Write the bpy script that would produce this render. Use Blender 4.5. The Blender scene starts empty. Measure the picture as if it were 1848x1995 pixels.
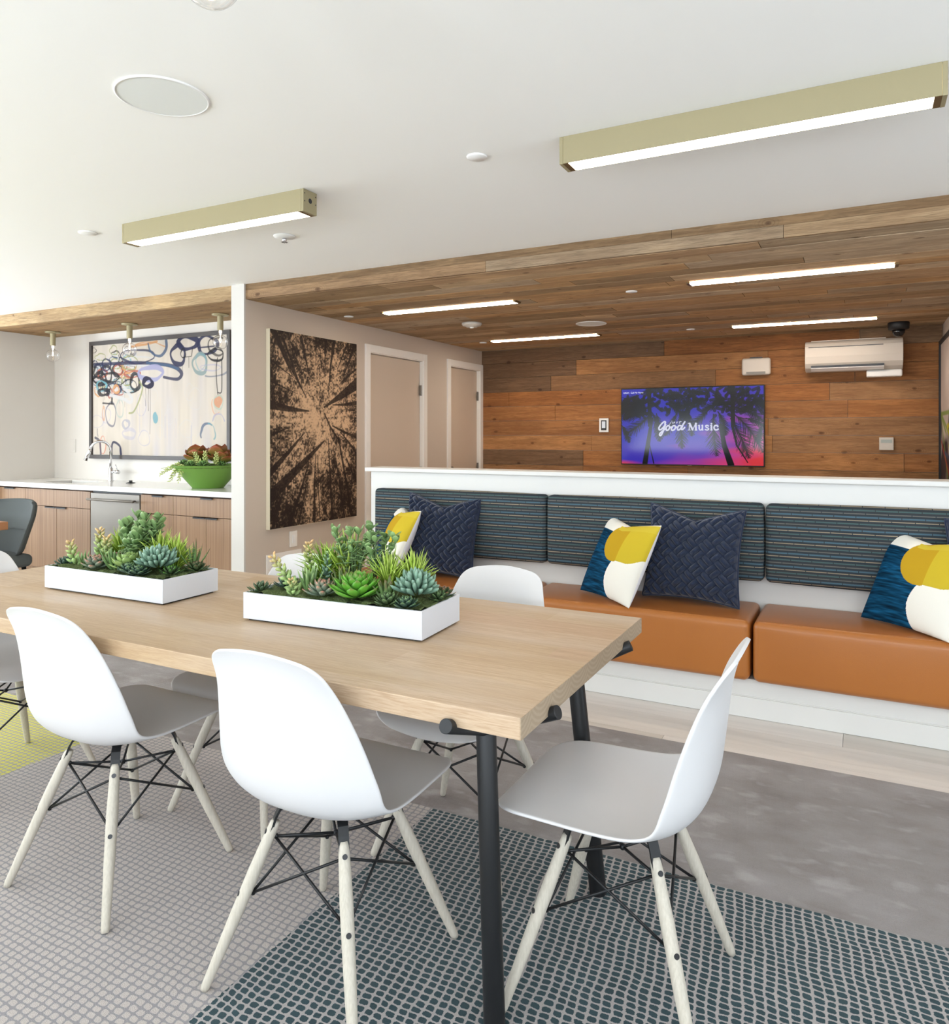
import bpy, math, random
import numpy as np
from mathutils import Vector, Matrix, Euler
R = math.radians
random.seed(7); rng = np.random.default_rng(11)
scn = bpy.context.scene
col = scn.collection

# ------------------------------------------------------------------ camera
cd = bpy.data.cameras.new('camera'); cam = bpy.data.objects.new('camera', cd); col.objects.link(cam)
cam.location = (0, 0, 1.36); cam.rotation_euler = (R(90), 0, R(27.54))
cd.sensor_fit = 'HORIZONTAL'; cd.sensor_width = 36; cd.lens = 36*1440/1848; cd.shift_y = -149.5/1848
cd.clip_start = .05; scn.camera = cam
# ------------------------------------------------------------------ world, exposure
w = bpy.data.worlds.new('world'); scn.world = w; w.use_nodes = True
w.node_tree.nodes['Background'].inputs[0].default_value = (.80, .90, 1, 1)
w.node_tree.nodes['Background'].inputs[1].default_value = 1.2
vs = scn.view_settings
vs.view_transform = 'Standard'; vs.look = 'None'; vs.gamma = 1; vs.use_curve_mapping = False; vs.exposure = 0.24
try:
    scn.cycles.use_denoising = True; scn.cycles.max_bounces = 10; scn.cycles.diffuse_bounces = 6
    scn.cycles.transparent_max_bounces = 12; scn.cycles.sample_clamp_indirect = 6
    scn.cycles.caustics_reflective = False; scn.cycles.caustics_refractive = False
except Exception: pass
# ------------------------------------------------------------------ daylight through the windows, and added upward fill lamps
def area(name, loc, rot, sx, sy, power, color):
    l = bpy.data.lights.new(name, 'AREA'); l.shape = 'RECTANGLE'; l.size = sx; l.size_y = sy
    l.energy = power; l.color = color
    o = bpy.data.objects.new(name, l); col.objects.link(o); o.location = loc; o.rotation_euler = rot
    return o
WIN_F = [(-7.6, -5.4), (-5.0, -2.8), (-2.2, 0.0), (0.5, 2.7)]      # windows of the front wall, Y=-3.2
WIN_R = [(-2.3, -0.2), (0.4, 2.9)]                               # windows of the right wall, X=3.2
WIN_L = [(-2.4, -0.3), (0.2, 2.6)]                               # windows of the far left wall, X=-9
for i, (a, b) in enumerate(WIN_F):
    area('daylight_front', ((a+b)/2, -3.27, 1.3), (R(90), 0, 0), b-a-.1, 1.9, [3, 6, 9, 12][i], (.80, .91, 1.0))
    area('upward_fill_front', ((a+b)/2, -3.25, 1.3), (R(156), 0, 0), b-a-.1, 1.9, [95, 118, 140, 125][i], (.83, .92, 1.0))  # fill lamp added at the window, tilted up to brighten the ceiling
for a, b in WIN_L:
    area('daylight_side', (-9.07, (a+b)/2, 1.3), (R(90), 0, R(-90)), b-a-.1, 1.9, 60, (.80, .91, 1.0))
    area('upward_fill_side', (-9.05, (a+b)/2, 1.3), (R(152), 0, R(-90)), b-a-.1, 1.9, 180, (.83, .92, 1.0))  # added fill lamp on the left side, aimed up at the ceiling

for a, b in WIN_R:
    area('daylight_right', (3.27, (a+b)/2, 1.3), (R(90), 0, R(90)), b-a-.1, 1.9, 8, (.80, .91, 1.0))
    area('upward_fill_right', (3.25, (a+b)/2, 1.3), (R(138), 0, R(90)), b-a-.1, 1.9, 42, (.83, .92, 1.0))  # same added fill from the right, tilted upward

# ------------------------------------------------------------------ helpers
def tag(o, label=None, cat=None, group=None, kind=None):
    if label: o['label'] = label
    if cat: o['category'] = cat
    if group: o['group'] = group
    if kind: o['kind'] = kind
    return o
def thing(name, loc=(0, 0, 0), rz=0, label=None, cat=None, group=None):
    o = bpy.data.objects.new(name, None); col.objects.link(o); o.empty_display_size = .05
    o.location = loc; o.rotation_euler = (0, 0, rz)
    return tag(o, label, cat, group)
def wloc(o):
    v = Vector((0, 0, 0))
    while o is not None: v += Vector(o.location); o = o.parent
    return v
class G:
    """collects shapes; build() links them as one mesh object"""
    def __init__(s): s.v = []; s.f = []; s.c = []; s.n = 0
    def add(s, v, f, c=None):
        v = np.asarray(v, float).reshape(-1, 3); k = s.n
        s.v.append(v); s.f.extend([tuple(i+k for i in q) for q in f]); s.n += len(v)
        if c is None: c = (1, 1, 1)
        c = np.asarray(c, float)
        if c.ndim == 1: c = np.tile(c, (len(v), 1))
        s.c.append(c); return s
    def box(s, x0, y0, z0, x1, y1, z1, c=None):
        v = [(x, y, z) for x in (x0, x1) for y in (y0, y1) for z in (z0, z1)]
        return s.add(v, [(0, 1, 3, 2), (4, 6, 7, 5), (0, 4, 5, 1), (2, 3, 7, 6), (0, 2, 6, 4), (1, 5, 7, 3)], c)
    def cyl(s, p0, p1, r0, r1=None, n=20, c=None):
        return s.tube([p0, p1], [r0, r0 if r1 is None else r1], n, c)
    def tube(s, pts, r, n=12, c=None, cap=True):
        pts = [Vector(p) for p in pts]; m = len(pts)
        if not hasattr(r, '__len__'): r = [r]*m
        V = []; up = None
        for i, p in enumerate(pts):
            t = (pts[min(i+1, m-1)]-pts[max(i-1, 0)]).normalized()
            if up is None: up = Vector((0, 0, 1)) if abs(t.z) < .9 else Vector((1, 0, 0))
            a = t.cross(up)
            if a.length < 1e-6: a = t.orthogonal()
            a.normalize(); b = t.cross(a).normalized(); up = -b if b.dot(up) < 0 else b
            for k in range(n):
                q = 2*math.pi*k/n; V.append(tuple(p+(a*math.cos(q)+b*math.sin(q))*r[i]))
        F = [(i*n+k, i*n+(k+1) % n, (i+1)*n+(k+1) % n, (i+1)*n+k) for i in range(m-1) for k in range(n)]
        if cap: F += [tuple(range(n))[::-1], tuple((m-1)*n+k for k in range(n))]
        # tube rows may twist; caps ngon
        return s.add(V, F, c)
    def lathe(s, prof, cx=0, cy=0, n=32, c=None):
        V = []; m = len(prof)
        for r, z in prof:
            for k in range(n):
                q = 2*math.pi*k/n; V.append((cx+r*math.cos(q), cy+r*math.sin(q), z))
        F = [(i*n+k, i*n+(k+1) % n, (i+1)*n+(k+1) % n, (i+1)*n+k) for i in range(m-1) for k in range(n)]
        if prof[0][0] > 1e-5: F.append(tuple(range(n))[::-1])
        if prof[-1][0] > 1e-5: F.append(tuple((m-1)*n+k for k in range(n)))
        return s.add(V, F, c)
    def sphere(s, p, r, n=16, c=None, sq=(1, 1, 1)):
        V = []; F = []; m = n//2
        for i in range(m+1):
            a = math.pi*i/m
            for k in range(n):
                q = 2*math.pi*k/n
                V.append((p[0]+r*sq[0]*math.sin(a)*math.cos(q), p[1]+r*sq[1]*math.sin(a)*math.sin(q), p[2]+r*sq[2]*math.cos(a)))
        for i in range(m):
            for k in range(n): F.append((i*n+k, (i+1)*n+k, (i+1)*n+(k+1) % n, i*n+(k+1) % n))
        return s.add(V, F, c)
    def soft(s, lo, hi, r, bulge=0, n=12, c=None):
        """box with rounded edges and slightly swollen faces"""
        lo = np.array(lo, float); hi = np.array(hi, float); h = (hi-lo)/2; ce = (hi+lo)/2
        t = np.linspace(-1, 1, n+1); V = []; F = []; k = 0
        for ax in range(3):
            for sg in (-1, 1):
                a1, a2 = [(1, 2), (2, 0), (0, 1)][ax]
                def spread(L):   # dense near the edges
                    e = r/L; q = list(np.linspace(-1, -1+e, 5))[:-1]+list(np.linspace(-1+e, 1-e, n))+list(np.linspace(1-e, 1, 5))[1:]
                    return np.array(q)
                U = spread(h[a1]); W = spread(h[a2]); m1, m2 = len(U), len(W)
                for u in U:
                    for q in W:
                        p = np.zeros(3); p[ax] = sg*h[ax]; p[a1] = u*h[a1]; p[a2] = q*h[a2]
                        inner = np.clip(p, -(h-r), h-r); d = p-inner; L = np.linalg.norm(d); p = inner+d/L*r
                        if bulge: p[ax] += sg*bulge*(1-u*u)*(1-q*q) ** .8
                        V.append(p+ce)
                for i in range(m1-1):
                    for j in range(m2-1):
                        f = (k+i*m2+j, k+(i+1)*m2+j, k+(i+1)*m2+j+1, k+i*m2+j+1)
                        F.append(f if sg > 0 else f[::-1])
                k += m1*m2
        return s.add(V, F, c)
    def xf(s, M):
        M = np.array(M); s.v = [v @ M[:3, :3].T+M[:3, 3] for v in s.v]; return s
    def build(s, name, mat, parent=None, smooth=False, off=None, bevel=0, seg=2, cols=False, merge=False):
        me = bpy.data.meshes.new(name); V = np.concatenate(s.v)
        if off is None and parent is not None: off = wloc(parent)
        if off is not None and off is not False: V = V-np.array(off)
        me.from_pydata(V.tolist(), [], s.f); me.update()
        if cols:
            a = me.color_attributes.new('Col', 'FLOAT_COLOR', 'POINT')
            C = np.concatenate(s.c); a.data.foreach_set('color', np.hstack([C, np.ones((len(C), 1))]).ravel())
        if smooth: me.polygons.foreach_set('use_smooth', [True]*len(me.polygons))
        o = bpy.data.objects.new(name, me); col.objects.link(o); me.materials.append(mat)
        if merge:
            m = o.modifiers.new('weld', 'WELD'); m.merge_threshold = .0004
        if bevel:
            m = o.modifiers.new('bevel', 'BEVEL'); m.width = bevel; m.segments = seg; m.limit_method = 'ANGLE'; m.angle_limit = R(40)
        if parent is not None: o.parent = parent
        return o
L0 = (0, 0, 0)
def fixnormals(o):
    import bmesh
    b = bmesh.new(); b.from_mesh(o.data); bmesh.ops.recalc_face_normals(b, faces=b.faces); b.to_mesh(o.data); b.free(); return o
def struct(o): o['kind'] = 'structure'; return o
def copy_tree(o, parent=None):
    c = o.copy(); col.objects.link(c)
    if parent is not None: c.parent = parent
    for ch in list(o.children): copy_tree(ch, c)
    return c

# ------------------------------------------------------------------ materials
def srgb(r, g, b):
    return tuple(((x/255+.055)/1.055) ** 2.4 if x/255 > .04045 else x/255/12.92 for x in (r, g, b))
class NM:
    def __init__(s, name):
        s.m = bpy.data.materials.new(name); s.m.use_nodes = True; s.t = s.m.node_tree; s.b = s.t.nodes['Principled BSDF']
    def n(s, kind, **kw):
        o = s.t.nodes.new('ShaderNode'+kind)
        for k, v in kw.items(): setattr(o, k, v)
        return o
    def link(s, a, b): s.t.links.new(a, b)
    def put(s, inp, v):
        if isinstance(v, bpy.types.NodeSocket): s.link(v, inp)
        elif hasattr(v, '__len__') and len(v) == 3 and inp.type == 'RGBA': inp.default_value = (*v, 1)
        else: inp.default_value = v
    def set(s, **kw):
        for k, v in kw.items(): s.put(s.b.inputs[k.replace('_', ' ')], v)
        return s
    def math(s, op, a, b=None, c=None):
        o = s.n('Math', operation=op)
        for i, q in enumerate((a, b, c)):
            if q is not None: s.put(o.inputs[i], q)
        return o.outputs[0]
    def obj(s): 
        if not hasattr(s, '_o'): s._o = s.n('TexCoord').outputs['Object']
        return s._o
    def xyz(s, v=None):
        o = s.n('SeparateXYZ'); s.link(v if v is not None else s.obj(), o.inputs[0]); return o.outputs
    def map(s, scale, v=None, loc=(0, 0, 0)):
        o = s.n('Mapping'); s.link(v if v is not None else s.obj(), o.inputs[0]); o.inputs['Scale'].default_value = scale; o.inputs['Location'].default_value = loc; return o.outputs[0]
    def noise(s, scale, v=None, detail=3, rough=.5, dist=0, out='Fac'):
        o = s.n('TexNoise'); s.link(v if v is not None else s.obj(), o.inputs['Vector'])
        o.inputs['Scale'].default_value = scale; o.inputs['Detail'].default_value = detail; o.inputs['Roughness'].default_value = rough; o.inputs['Distortion'].default_value = dist
        return o.outputs[out]
    def ramp(s, fac, stops, mode='LINEAR'):
        o = s.n('ValToRGB'); o.color_ramp.interpolation = mode; e = o.color_ramp.elements
        while len(e) < len(stops): e.new(.5)
        for i, (p, c_) in enumerate(stops):
            e[i].position = p; e[i].color = (*c_, 1) if hasattr(c_, '__len__') else (c_, c_, c_, 1)
        s.put(o.inputs[0], fac); return o.outputs[0]
    def mix(s, f, a, b, mode='MIX'):
        o = s.n('Mix', data_type='RGBA', blend_type=mode); s.put(o.inputs[0], f); s.put(o.inputs[6], a); s.put(o.inputs[7], b); return o.outputs[2]
    def bump(s, h, strength=.3, dist=.01):
        o = s.n('Bump'); o.inputs['Strength'].default_value = strength; o.inputs['Distance'].default_value = dist
        s.put(o.inputs['Height'], h); s.link(o.outputs[0], s.b.inputs['Normal']); return s
    def attr(s, name='Col'):
        o = s.n('Attribute', attribute_name=name); return o.outputs['Color']
def plain(name, c, rough=.5, metal=0, spec=None, bumps=None, emit=None, es=1):
    m = NM(name); m.set(Base_Color=c, Roughness=rough, Metallic=metal)
    if spec is not None: m.b.inputs['Specular IOR Level'].default_value = spec
    if emit: m.b.inputs['Emission Color'].default_value = (*emit, 1); m.b.inputs['Emission Strength'].default_value = es
    n = m.noise(bumps[0] if bumps else 60, detail=2)
    m.bump(n, bumps[1] if bumps else .03, bumps[2] if bumps else .002)
    return m.m
def boards_mat(name, gx=(1.2, 22, 22), dark=.56, rough=.7, knot=True, tone=(1, 1, 1)):
    m = NM(name); v = m.map(gx)
    g1 = m.noise(1.3, v, 6, .62, 1.2); g2 = m.noise(5, m.map((gx[0]*2.2, gx[1]*2.4, gx[2]*2.4)), 4, .6, .3)
    base = m.mix(1, m.attr(), tone, 'MULTIPLY')
    c1 = m.mix(m.ramp(g1, [(.30, 0), (.62, 1)]), m.mix(1, base, (dark, dark*.92, dark*.86), 'MULTIPLY'), base)
    c1 = m.mix(m.math('MULTIPLY', m.ramp(g2, [(.40, 1), (.54, 0)]), .6), c1, m.mix(1, base, (.42, .40, .38), 'MULTIPLY'))
    if knot:
        X, Y_, Z = m.xyz(); cb = m.n('CombineXYZ'); wob = m.math('MULTIPLY', m.noise(9, detail=2), .12)
        m.link(m.math('ADD', m.math('MULTIPLY', X, 3.6), wob), cb.inputs[0]); m.link(m.math('ADD', m.math('MULTIPLY', m.math('ADD', Y_, Z), 6.2), wob), cb.inputs[1])
        k = m.n('TexVoronoi', voronoi_dimensions='2D'); m.link(cb.outputs[0], k.inputs['Vector']); k.inputs['Scale'].default_value = 1.0
        sel = m.n('SeparateColor'); m.link(k.outputs['Color'], sel.inputs[0]); on = m.math('GREATER_THAN', sel.outputs[0], .52)
        kd = m.math('ADD', k.outputs['Distance'], m.math('MULTIPLY', sel.outputs[1], .05))
        kk = m.math('MULTIPLY', m.ramp(kd, [(.05, 1), (.12, 0)]), on)
        ring = m.ramp(m.math('SINE', m.math('MULTIPLY', kd, 95)), [(.4, 0), (.9, 1)])
        near = m.math('MULTIPLY', m.ramp(kd, [(.10, 1), (.36, 0)]), on)
        c1 = m.mix(m.math('MULTIPLY', m.math('MULTIPLY', ring, near), .5), c1, m.mix(1, base, (.42, .36, .32), 'MULTIPLY'))
        c1 = m.mix(m.math('MULTIPLY', kk, .85), c1, m.mix(1, base, (.20, .14, .11), 'MULTIPLY'))
        cl = m.noise(3.2, m.map((.7, 3, 3)), 2, .5); c1 = m.mix(m.math('MULTIPLY', m.ramp(cl, [(.52, 0), (.68, 1)]), .45), c1, m.mix(1, base, (.62, .55, .5), 'MULTIPLY'))
        c1 = m.mix(m.math('MULTIPLY', m.ramp(cl, [(.30, 1), (.44, 0)]), .35), c1, m.mix(1, base, (1.35, 1.3, 1.2), 'MULTIPLY'))
    m.set(Base_Color=c1, Roughness=rough); m.b.inputs['Specular IOR Level'].default_value = .25
    m.bump(m.math('ADD', g1, m.math('MULTIPLY', g2, .5)), .35, .004)
    return m.m
def tex_attr(name, rough=.6, emis=0, gain=1, bscale=300, bstr=.1, spec=.3):
    m = NM(name); a = m.attr(); m.b.inputs['Specular IOR Level'].default_value = spec
    if emis: m.set(Base_Color=(.004, .004, .005), Roughness=rough); m.link(a, m.b.inputs['Emission Color']); m.b.inputs['Emission Strength'].default_value = emis
    else: m.set(Base_Color=a, Roughness=rough)
    m.bump(m.noise(bscale), bstr, .001); return m.m

M = {}
M['wall'] = plain('wall_paint', srgb(212, 206, 198), .6, bumps=(180, .05, .001))
M['ceil'] = plain('ceiling_paint', srgb(245, 244, 241), .7, bumps=(120, .05, .001))
M['greige'] = plain('greige_paint', srgb(200, 186, 171), .6, bumps=(180, .05, .001))
M['trim'] = plain('trim_paint', srgb(236, 232, 226), .38)
M['door'] = plain('door_paint', srgb(204, 187, 169), .45)
M['benchwhite'] = plain('bench_paint', srgb(216, 215, 212), .42)
M['brass'] = plain('champagne_brass', srgb(160, 150, 118), .42, .35, bumps=(40, .04, .001))
M['brassdark'] = plain('brass_end', srgb(120, 98, 66), .4, .7)
M['steel'] = plain('stainless', srgb(128, 122, 114), .45, .5, bumps=(90, .03, .001))
M['chrome'] = plain('chrome', srgb(225, 225, 228), .08, 1)
M['black'] = plain('black_metal', srgb(34, 35, 37), .42, .3)
M['blackflat'] = plain('black_plastic', srgb(24, 24, 26), .5)
M['whitep'] = plain('white_plastic', srgb(240, 239, 237), .38)
M['shell'] = plain('chair_polypropylene', srgb(214, 213, 214), .42, bumps=(250, .03, .0006))
M['device'] = plain('device_plastic', srgb(204, 196, 186), .45)
M['quartz'] = plain('quartz', srgb(226, 224, 219), .16, bumps=(30, .01, .001))
M['planter'] = plain('planter_lacquer', srgb(210, 213, 220), .4)
M['greenpot'] = plain('green_glaze', srgb(106, 148, 62), .35)
M['grille'] = plain('speaker_grille', srgb(226, 228, 225), .75, bumps=(900, .3, .001))
M['led'] = plain('led_panel', (1, 1, 1), .5, emit=(1, .95, .87), es=14)
M['led2'] = plain('led_panel_warm', (1, 1, 1), .5, emit=(1, .87, .72), es=30)
M['fil'] = plain('filament', (1, .8, .5), .5, emit=(1, .80, .55), es=6)
M['greyfab'] = plain('grey_felt', srgb(88, 92, 92), .95, bumps=(400, .4, .002), spec=.1)
M['screw'] = plain('screw_black', srgb(60, 60, 62), .35, .6)
M['reveal'] = plain('dark_gap', srgb(70, 48, 34), .8)
g = NM('clear_glass'); g.set(Base_Color=(1, 1, 1), Roughness=.02, IOR=1.45); g.b.inputs['Transmission Weight'].default_value = 1
g.bump(g.noise(3), .01, .001); M['glass'] = g.m
m = NM('window_glass'); m.set(Base_Color=(1, 1, 1), Roughness=0.0, IOR=1.0, Alpha=.08); m.bump(m.noise(2), .01, .001); M['pane'] = m.m
M['board'] = boards_mat('reclaimed_boards')
M['beam'] = boards_mat('pale_oak_beam', dark=.52)
# leather
m = NM('caramel_leather'); nz = m.noise(1.6, detail=3)
m.set(Base_Color=m.mix(nz, srgb(158, 94, 40), srgb(176, 110, 52)), Roughness=.33); m.b.inputs['Specular IOR Level'].default_value = .5
m.bump(m.math('ADD', m.noise(420, detail=2), m.math('MULTIPLY', m.noise(9, detail=2), 2.0)), .18, .0022); M['leather'] = m.m
# chair leg ash
m = NM('whitewashed_ash'); g1 = m.noise(3, m.map((70, 70, 9)), 4, .5, .1)
m.set(Base_Color=m.mix(m.ramp(g1, [(.35, 0), (.65, 1)]), srgb(188, 181, 167), srgb(200, 193, 180)), Roughness=.6); m.bump(g1, .1, .001); M['ash'] = m.m
# walnut laminate, vertical grain
m = NM('walnut_laminate'); g1 = m.noise(2.2, m.map((34, 3, .35)), 3, .65, .15); g2 = m.noise(3, m.map((130, 4, .6)), 2, .6)
c1 = m.ramp(g1, [(.30, srgb(116, 86, 60)), (.48, srgb(138, 106, 76)), (.62, srgb(148, 118, 88)), (.75, srgb(126, 95, 67))])
m.set(Base_Color=m.mix(m.math('MULTIPLY', m.ramp(g2, [(.42, 1), (.55, 0)]), .35), c1, srgb(140, 104, 78)), Roughness=.5); m.bump(g2, .05, .001); M['walnut'] = m.m
# oak table: staves along X
m = NM('oak_staves'); X, Y_, Z = m.xyz()
st = m.math('FLOOR', m.math('DIVIDE', Y_, .118)); seg = m.math('FLOOR', m.math('ADD', m.math('DIVIDE', X, 1.3), m.math('MULTIPLY', st, .37)))
wn = m.n('TexWhiteNoise', noise_dimensions='2D'); cb = m.n('CombineXYZ'); m.link(st, cb.inputs[0]); m.link(seg, cb.inputs[1]); m.link(cb.outputs[0], wn.inputs['Vector'])
tone = m.ramp(wn.outputs['Value'], [(0, srgb(196, 164, 120)), (.35, srgb(208, 178, 136)), (.7, srgb(214, 188, 150)), (1, srgb(202, 166, 126))])
g1 = m.noise(1.6, m.map((1.6, 26, 26)), 6, .6, 1.6); g2 = m.noise(4, m.map((5, 120, 120)), 3, .6)
c1 = m.mix(m.math('MULTIPLY', m.ramp(g1, [(.36, 1), (.60, 0)]), .5), tone, srgb(176, 140, 100))
c1 = m.mix(m.math('MULTIPLY', m.ramp(g2, [(.40, 1), (.55, 0)]), .42), c1, srgb(168, 132, 92))
c1 = m.mix(m.math('MULTIPLY', m.ramp(m.noise(1.1, m.map((1, 5, 5)), 2), [(.5, 0), (.7, 1)]), .35), c1, srgb(222, 206, 180))
c1 = m.mix(1, c1, (.89, .94, 1.12), 'MULTIPLY')
m.set(Base_Color=c1, Roughness=.42); m.b.inputs['Specular IOR Level'].default_value = .35; m.bump(g2, .12, .0012); M['oak'] = m.m
# oak end grain
m = NM('oak_end_grain'); wv = m.n('TexWave', wave_type='RINGS', rings_direction='X'); X, Y_, Z = m.xyz()
fy = m.math('SUBTRACT', m.math('FRACT', m.math('DIVIDE', Y_, .118)), .5)
cb = m.n('CombineXYZ'); m.link(m.math('MULTIPLY', fy, .118), cb.inputs[1]); m.link(m.math('SUBTRACT', Z, .83), cb.inputs[2])
m.link(cb.outputs[0], wv.inputs['Vector']); wv.inputs['Scale'].default_value = 26; wv.inputs['Distortion'].default_value = 1.6; wv.inputs['Detail Scale'].default_value = 12
m.set(Base_Color=m.mix(m.ramp(wv.outputs['Fac'], [(.3, 0), (.8, 1)]), srgb(158, 139, 116), srgb(167, 148, 125)), Roughness=.6); m.bump(wv.outputs['Fac'], .1, .001); M['oakend'] = m.m
# floor planks
m = NM('greige_planks'); g1 = m.noise(1.5, m.map((1.2, 14, 1)), 5, .6, .8)
base = m.attr(); c1 = m.mix(m.math('MULTIPLY', m.ramp(g1, [(.35, 1), (.6, 0)]), .35), base, m.mix(1, base, (.72, .71, .70), 'MULTIPLY'))
m.set(Base_Color=c1, Roughness=.45); m.bump(g1, .08, .001); M['floor'] = m.m
# rug
m = NM('patterned_rug'); X, Y_, Z = m.xyz()
dn = m.n('SeparateColor'); m.link(m.noise(9, detail=2, out='Color'), dn.inputs[0])
dn2 = m.n('SeparateColor'); m.link(m.noise(34, detail=2, out='Color'), dn2.inputs[0])
def disp(q, o1, o2): return m.math('ADD', m.math('ADD', q, m.math('MULTIPLY', m.math('SUBTRACT', o1, .5), .020)), m.math('MULTIPLY', m.math('SUBTRACT', o2, .5), .006))
xd = disp(X, dn.outputs[0], dn2.outputs[0]); yd = disp(Y_, dn.outputs[1], dn2.outputs[1])
xd = m.math('ADD', xd, m.math('MULTIPLY', yd, .12))
fx = m.math('ABSOLUTE', m.math('SUBTRACT', m.math('FRACT', m.math('DIVIDE', xd, .0262)), .5))
fy = m.math('ABSOLUTE', m.math('SUBTRACT', m.math('FRACT', m.math('DIVIDE', yd, .0204)), .5))
d = m.math('ADD', m.math('POWER', m.math('DIVIDE', fx, .41), 3.6), m.math('POWER', m.math('DIVIDE', fy, .405), 3.6))
d = m.math('ADD', d, m.math('MULTIPLY', m.math('SUBTRACT', m.noise(420, detail=1), .5), 1.5))
dot = m.ramp(d, [(.75, 1), (1.0, 0)])
fine = m.noise(520, detail=2); mott = m.noise(2.6, m.map((1, 1.5, 1)), 4, .6); mott2 = m.noise(7.5, m.map((1, 1.7, 1)), 3, .5)
edge = m.math('MULTIPLY', m.math('SUBTRACT', m.noise(80, detail=2), .5), .012)
z_teal = m.math('GREATER_THAN', m.math('ADD', X, edge), -1.37); z_yel = m.math('LESS_THAN', m.math('ADD', X, edge), -3.02)
inz = m.math('LESS_THAN', m.math('ADD', Y_, m.math('MULTIPLY', edge, .3)), 2.303)
dc = m.mix(m.noise(14), srgb(30, 52, 58), srgb(48, 76, 83))
dotc = m.mix(z_teal, m.mix(z_yel, srgb(186, 177, 172), srgb(206, 200, 92)), dc)
gnd = m.mix(z_teal, m.mix(z_yel, srgb(146, 143, 145), srgb(160, 158, 148)), srgb(170, 164, 162))
pat = m.mix(dot, gnd, dotc)
pl = m.ramp(mott, [(.3, srgb(126, 118, 116)), (.5, srgb(142, 136, 134)), (.7, srgb(156, 151, 151))])
pl = m.mix(m.math('MULTIPLY', m.ramp(mott2, [(.55, 0), (.72, 1)]), .5), pl, srgb(184, 180, 180))
c1 = m.mix(inz, pl, pat)
c1 = m.mix(m.math('MULTIPLY', m.ramp(fine, [(.35, 1), (.6, 0)]), .28), c1, m.mix(1, c1, (.62, .62, .62), 'MULTIPLY'))
m.set(Base_Color=c1, Roughness=.95); m.b.inputs['Specular IOR Level'].default_value = .1; m.b.inputs['Sheen Weight'].default_value = .15
m.bump(m.math('ADD', fine, m.math('MULTIPLY', dot, .4)), .5, .004); M['rug'] = m.m
# striped back fabric
m = NM('striped_upholstery'); X, Y_, Z = m.xyz()
P = .0168; zi = m.math('FLOOR', m.math('DIVIDE', Z, P)); fz = m.math('ABSOLUTE', m.math('SUBTRACT', m.math('FRACT', m.math('DIVIDE', Z, P)), .5))
sc_ = m.ramp(m.math('FRACT', m.math('DIVIDE', zi, 4.0)), [(0, srgb(150, 136, 116)), (.2, srgb(78, 104, 118)), (.45, srgb(104, 102, 98)), (.7, srgb(76, 98, 98))], 'CONSTANT')
wid = m.ramp(m.math('FRACT', m.math('DIVIDE', zi, 4.0)), [(0, .15), (.2, .25), (.45, .17), (.7, .21)], 'CONSTANT')
ln = m.math('LESS_THAN', fz, wid)
dt = m.math('LESS_THAN', m.math('FRACT', m.math('ADD', m.math('DIVIDE', X, .098), m.math('MULTIPLY', zi, .57))), .035)
bg = m.mix(m.ramp(m.noise(2.5, m.map((.2, 1, 30))), [(.4, 0), (.6, 1)]), srgb(44, 54, 62), srgb(58, 59, 60))
c1 = m.mix(m.math('MULTIPLY', ln, m.math('SUBTRACT', 1, dt)), bg, sc_)
c1 = m.mix(m.math('MULTIPLY', m.noise(700, detail=1), .35), c1, srgb(60, 66, 70))
m.set(Base_Color=c1, Roughness=.85); m.b.inputs['Specular IOR Level'].default_value = .15; m.bump(m.noise(700, detail=1), .25, .001); M['stripe'] = m.m
M['navy'] = NM('navy_wool'); mm = M['navy']; mm.set(Base_Color=mm.mix(mm.noise(60), srgb(30, 38, 58), srgb(46, 56, 80)), Roughness=.9); mm.b.inputs['Sheen Weight'].default_value = .25; mm.b.inputs['Specular IOR Level'].default_value = .15
mm.bump(mm.noise(500, detail=2), .4, .001); M['navy'] = mm.m
M['cushprint'] = tex_attr('printed_cotton', .9, bscale=500, bstr=.3, spec=.1)
M['plant'] = tex_attr('succulent_foliage', .5, bscale=90, bstr=.05, spec=.3)
M['paint'] = tex_attr('canvas_paint', .75, bscale=260, bstr=.15)
M['print'] = tex_attr('forest_print', .55)
M['screen'] = tex_attr('tv_screen', .10, emis=.62, spec=.25, bstr=0.0)
M['moss'] = plain('moss', srgb(84, 98, 52), .95, bumps=(160, .9, .01))
M['barkwood'] = plain('table_wood', srgb(160, 110, 74), .5, bumps=(20, .1, .002))

# ------------------------------------------------------------------ the setting
ZC, ZW = 2.419, 2.314       # white ceiling, wood ceiling
XL, XR, YT = -3.816, .63, 7.5
# floor planks running along X
def planks(name, mat, rows, axis, fixed, thick, lens, tones, gap=.0015, jit=.0):
    """boards running along X. rows: list of (a0,a1) along second axis; axis 'z' wall at Y=fixed, 'y' horizontal at Z=fixed, given x-range"""
    g = G()
    for i, (a0, a1, x0, x1) in enumerate(rows):
        x = x0-random.random()*lens[0]
        while x < x1:
            L = random.uniform(*lens); b0 = max(x, x0); b1 = min(x+L, x1); x += L
            if b1-b0 < .02: continue
            t = tones(i); j = random.uniform(0, jit)
            if axis == 'z': g.box(b0+gap, fixed-j, a0+gap, b1-gap, fixed+thick, a1-gap, t)
            elif axis == 'y': g.box(b0+gap, a0+gap, fixed-j, b1-gap, a1-gap, fixed+thick, t)
    return g.build(name, mat, cols=True)
def ft(i):
    k = random.choice([srgb(212, 206, 199), srgb(200, 194, 186), srgb(217, 211, 205), srgb(194, 188, 180)])
    return k
rows = []; y = -3.2; 
yy = 3.83
ys = []
while yy > -3.2: ys.append(yy); yy -= .23
yy = 3.83
while yy < 7.6: ys.insert(0, yy); yy += .23
ys = sorted(set(round(q, 4) for q in ys))
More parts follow.
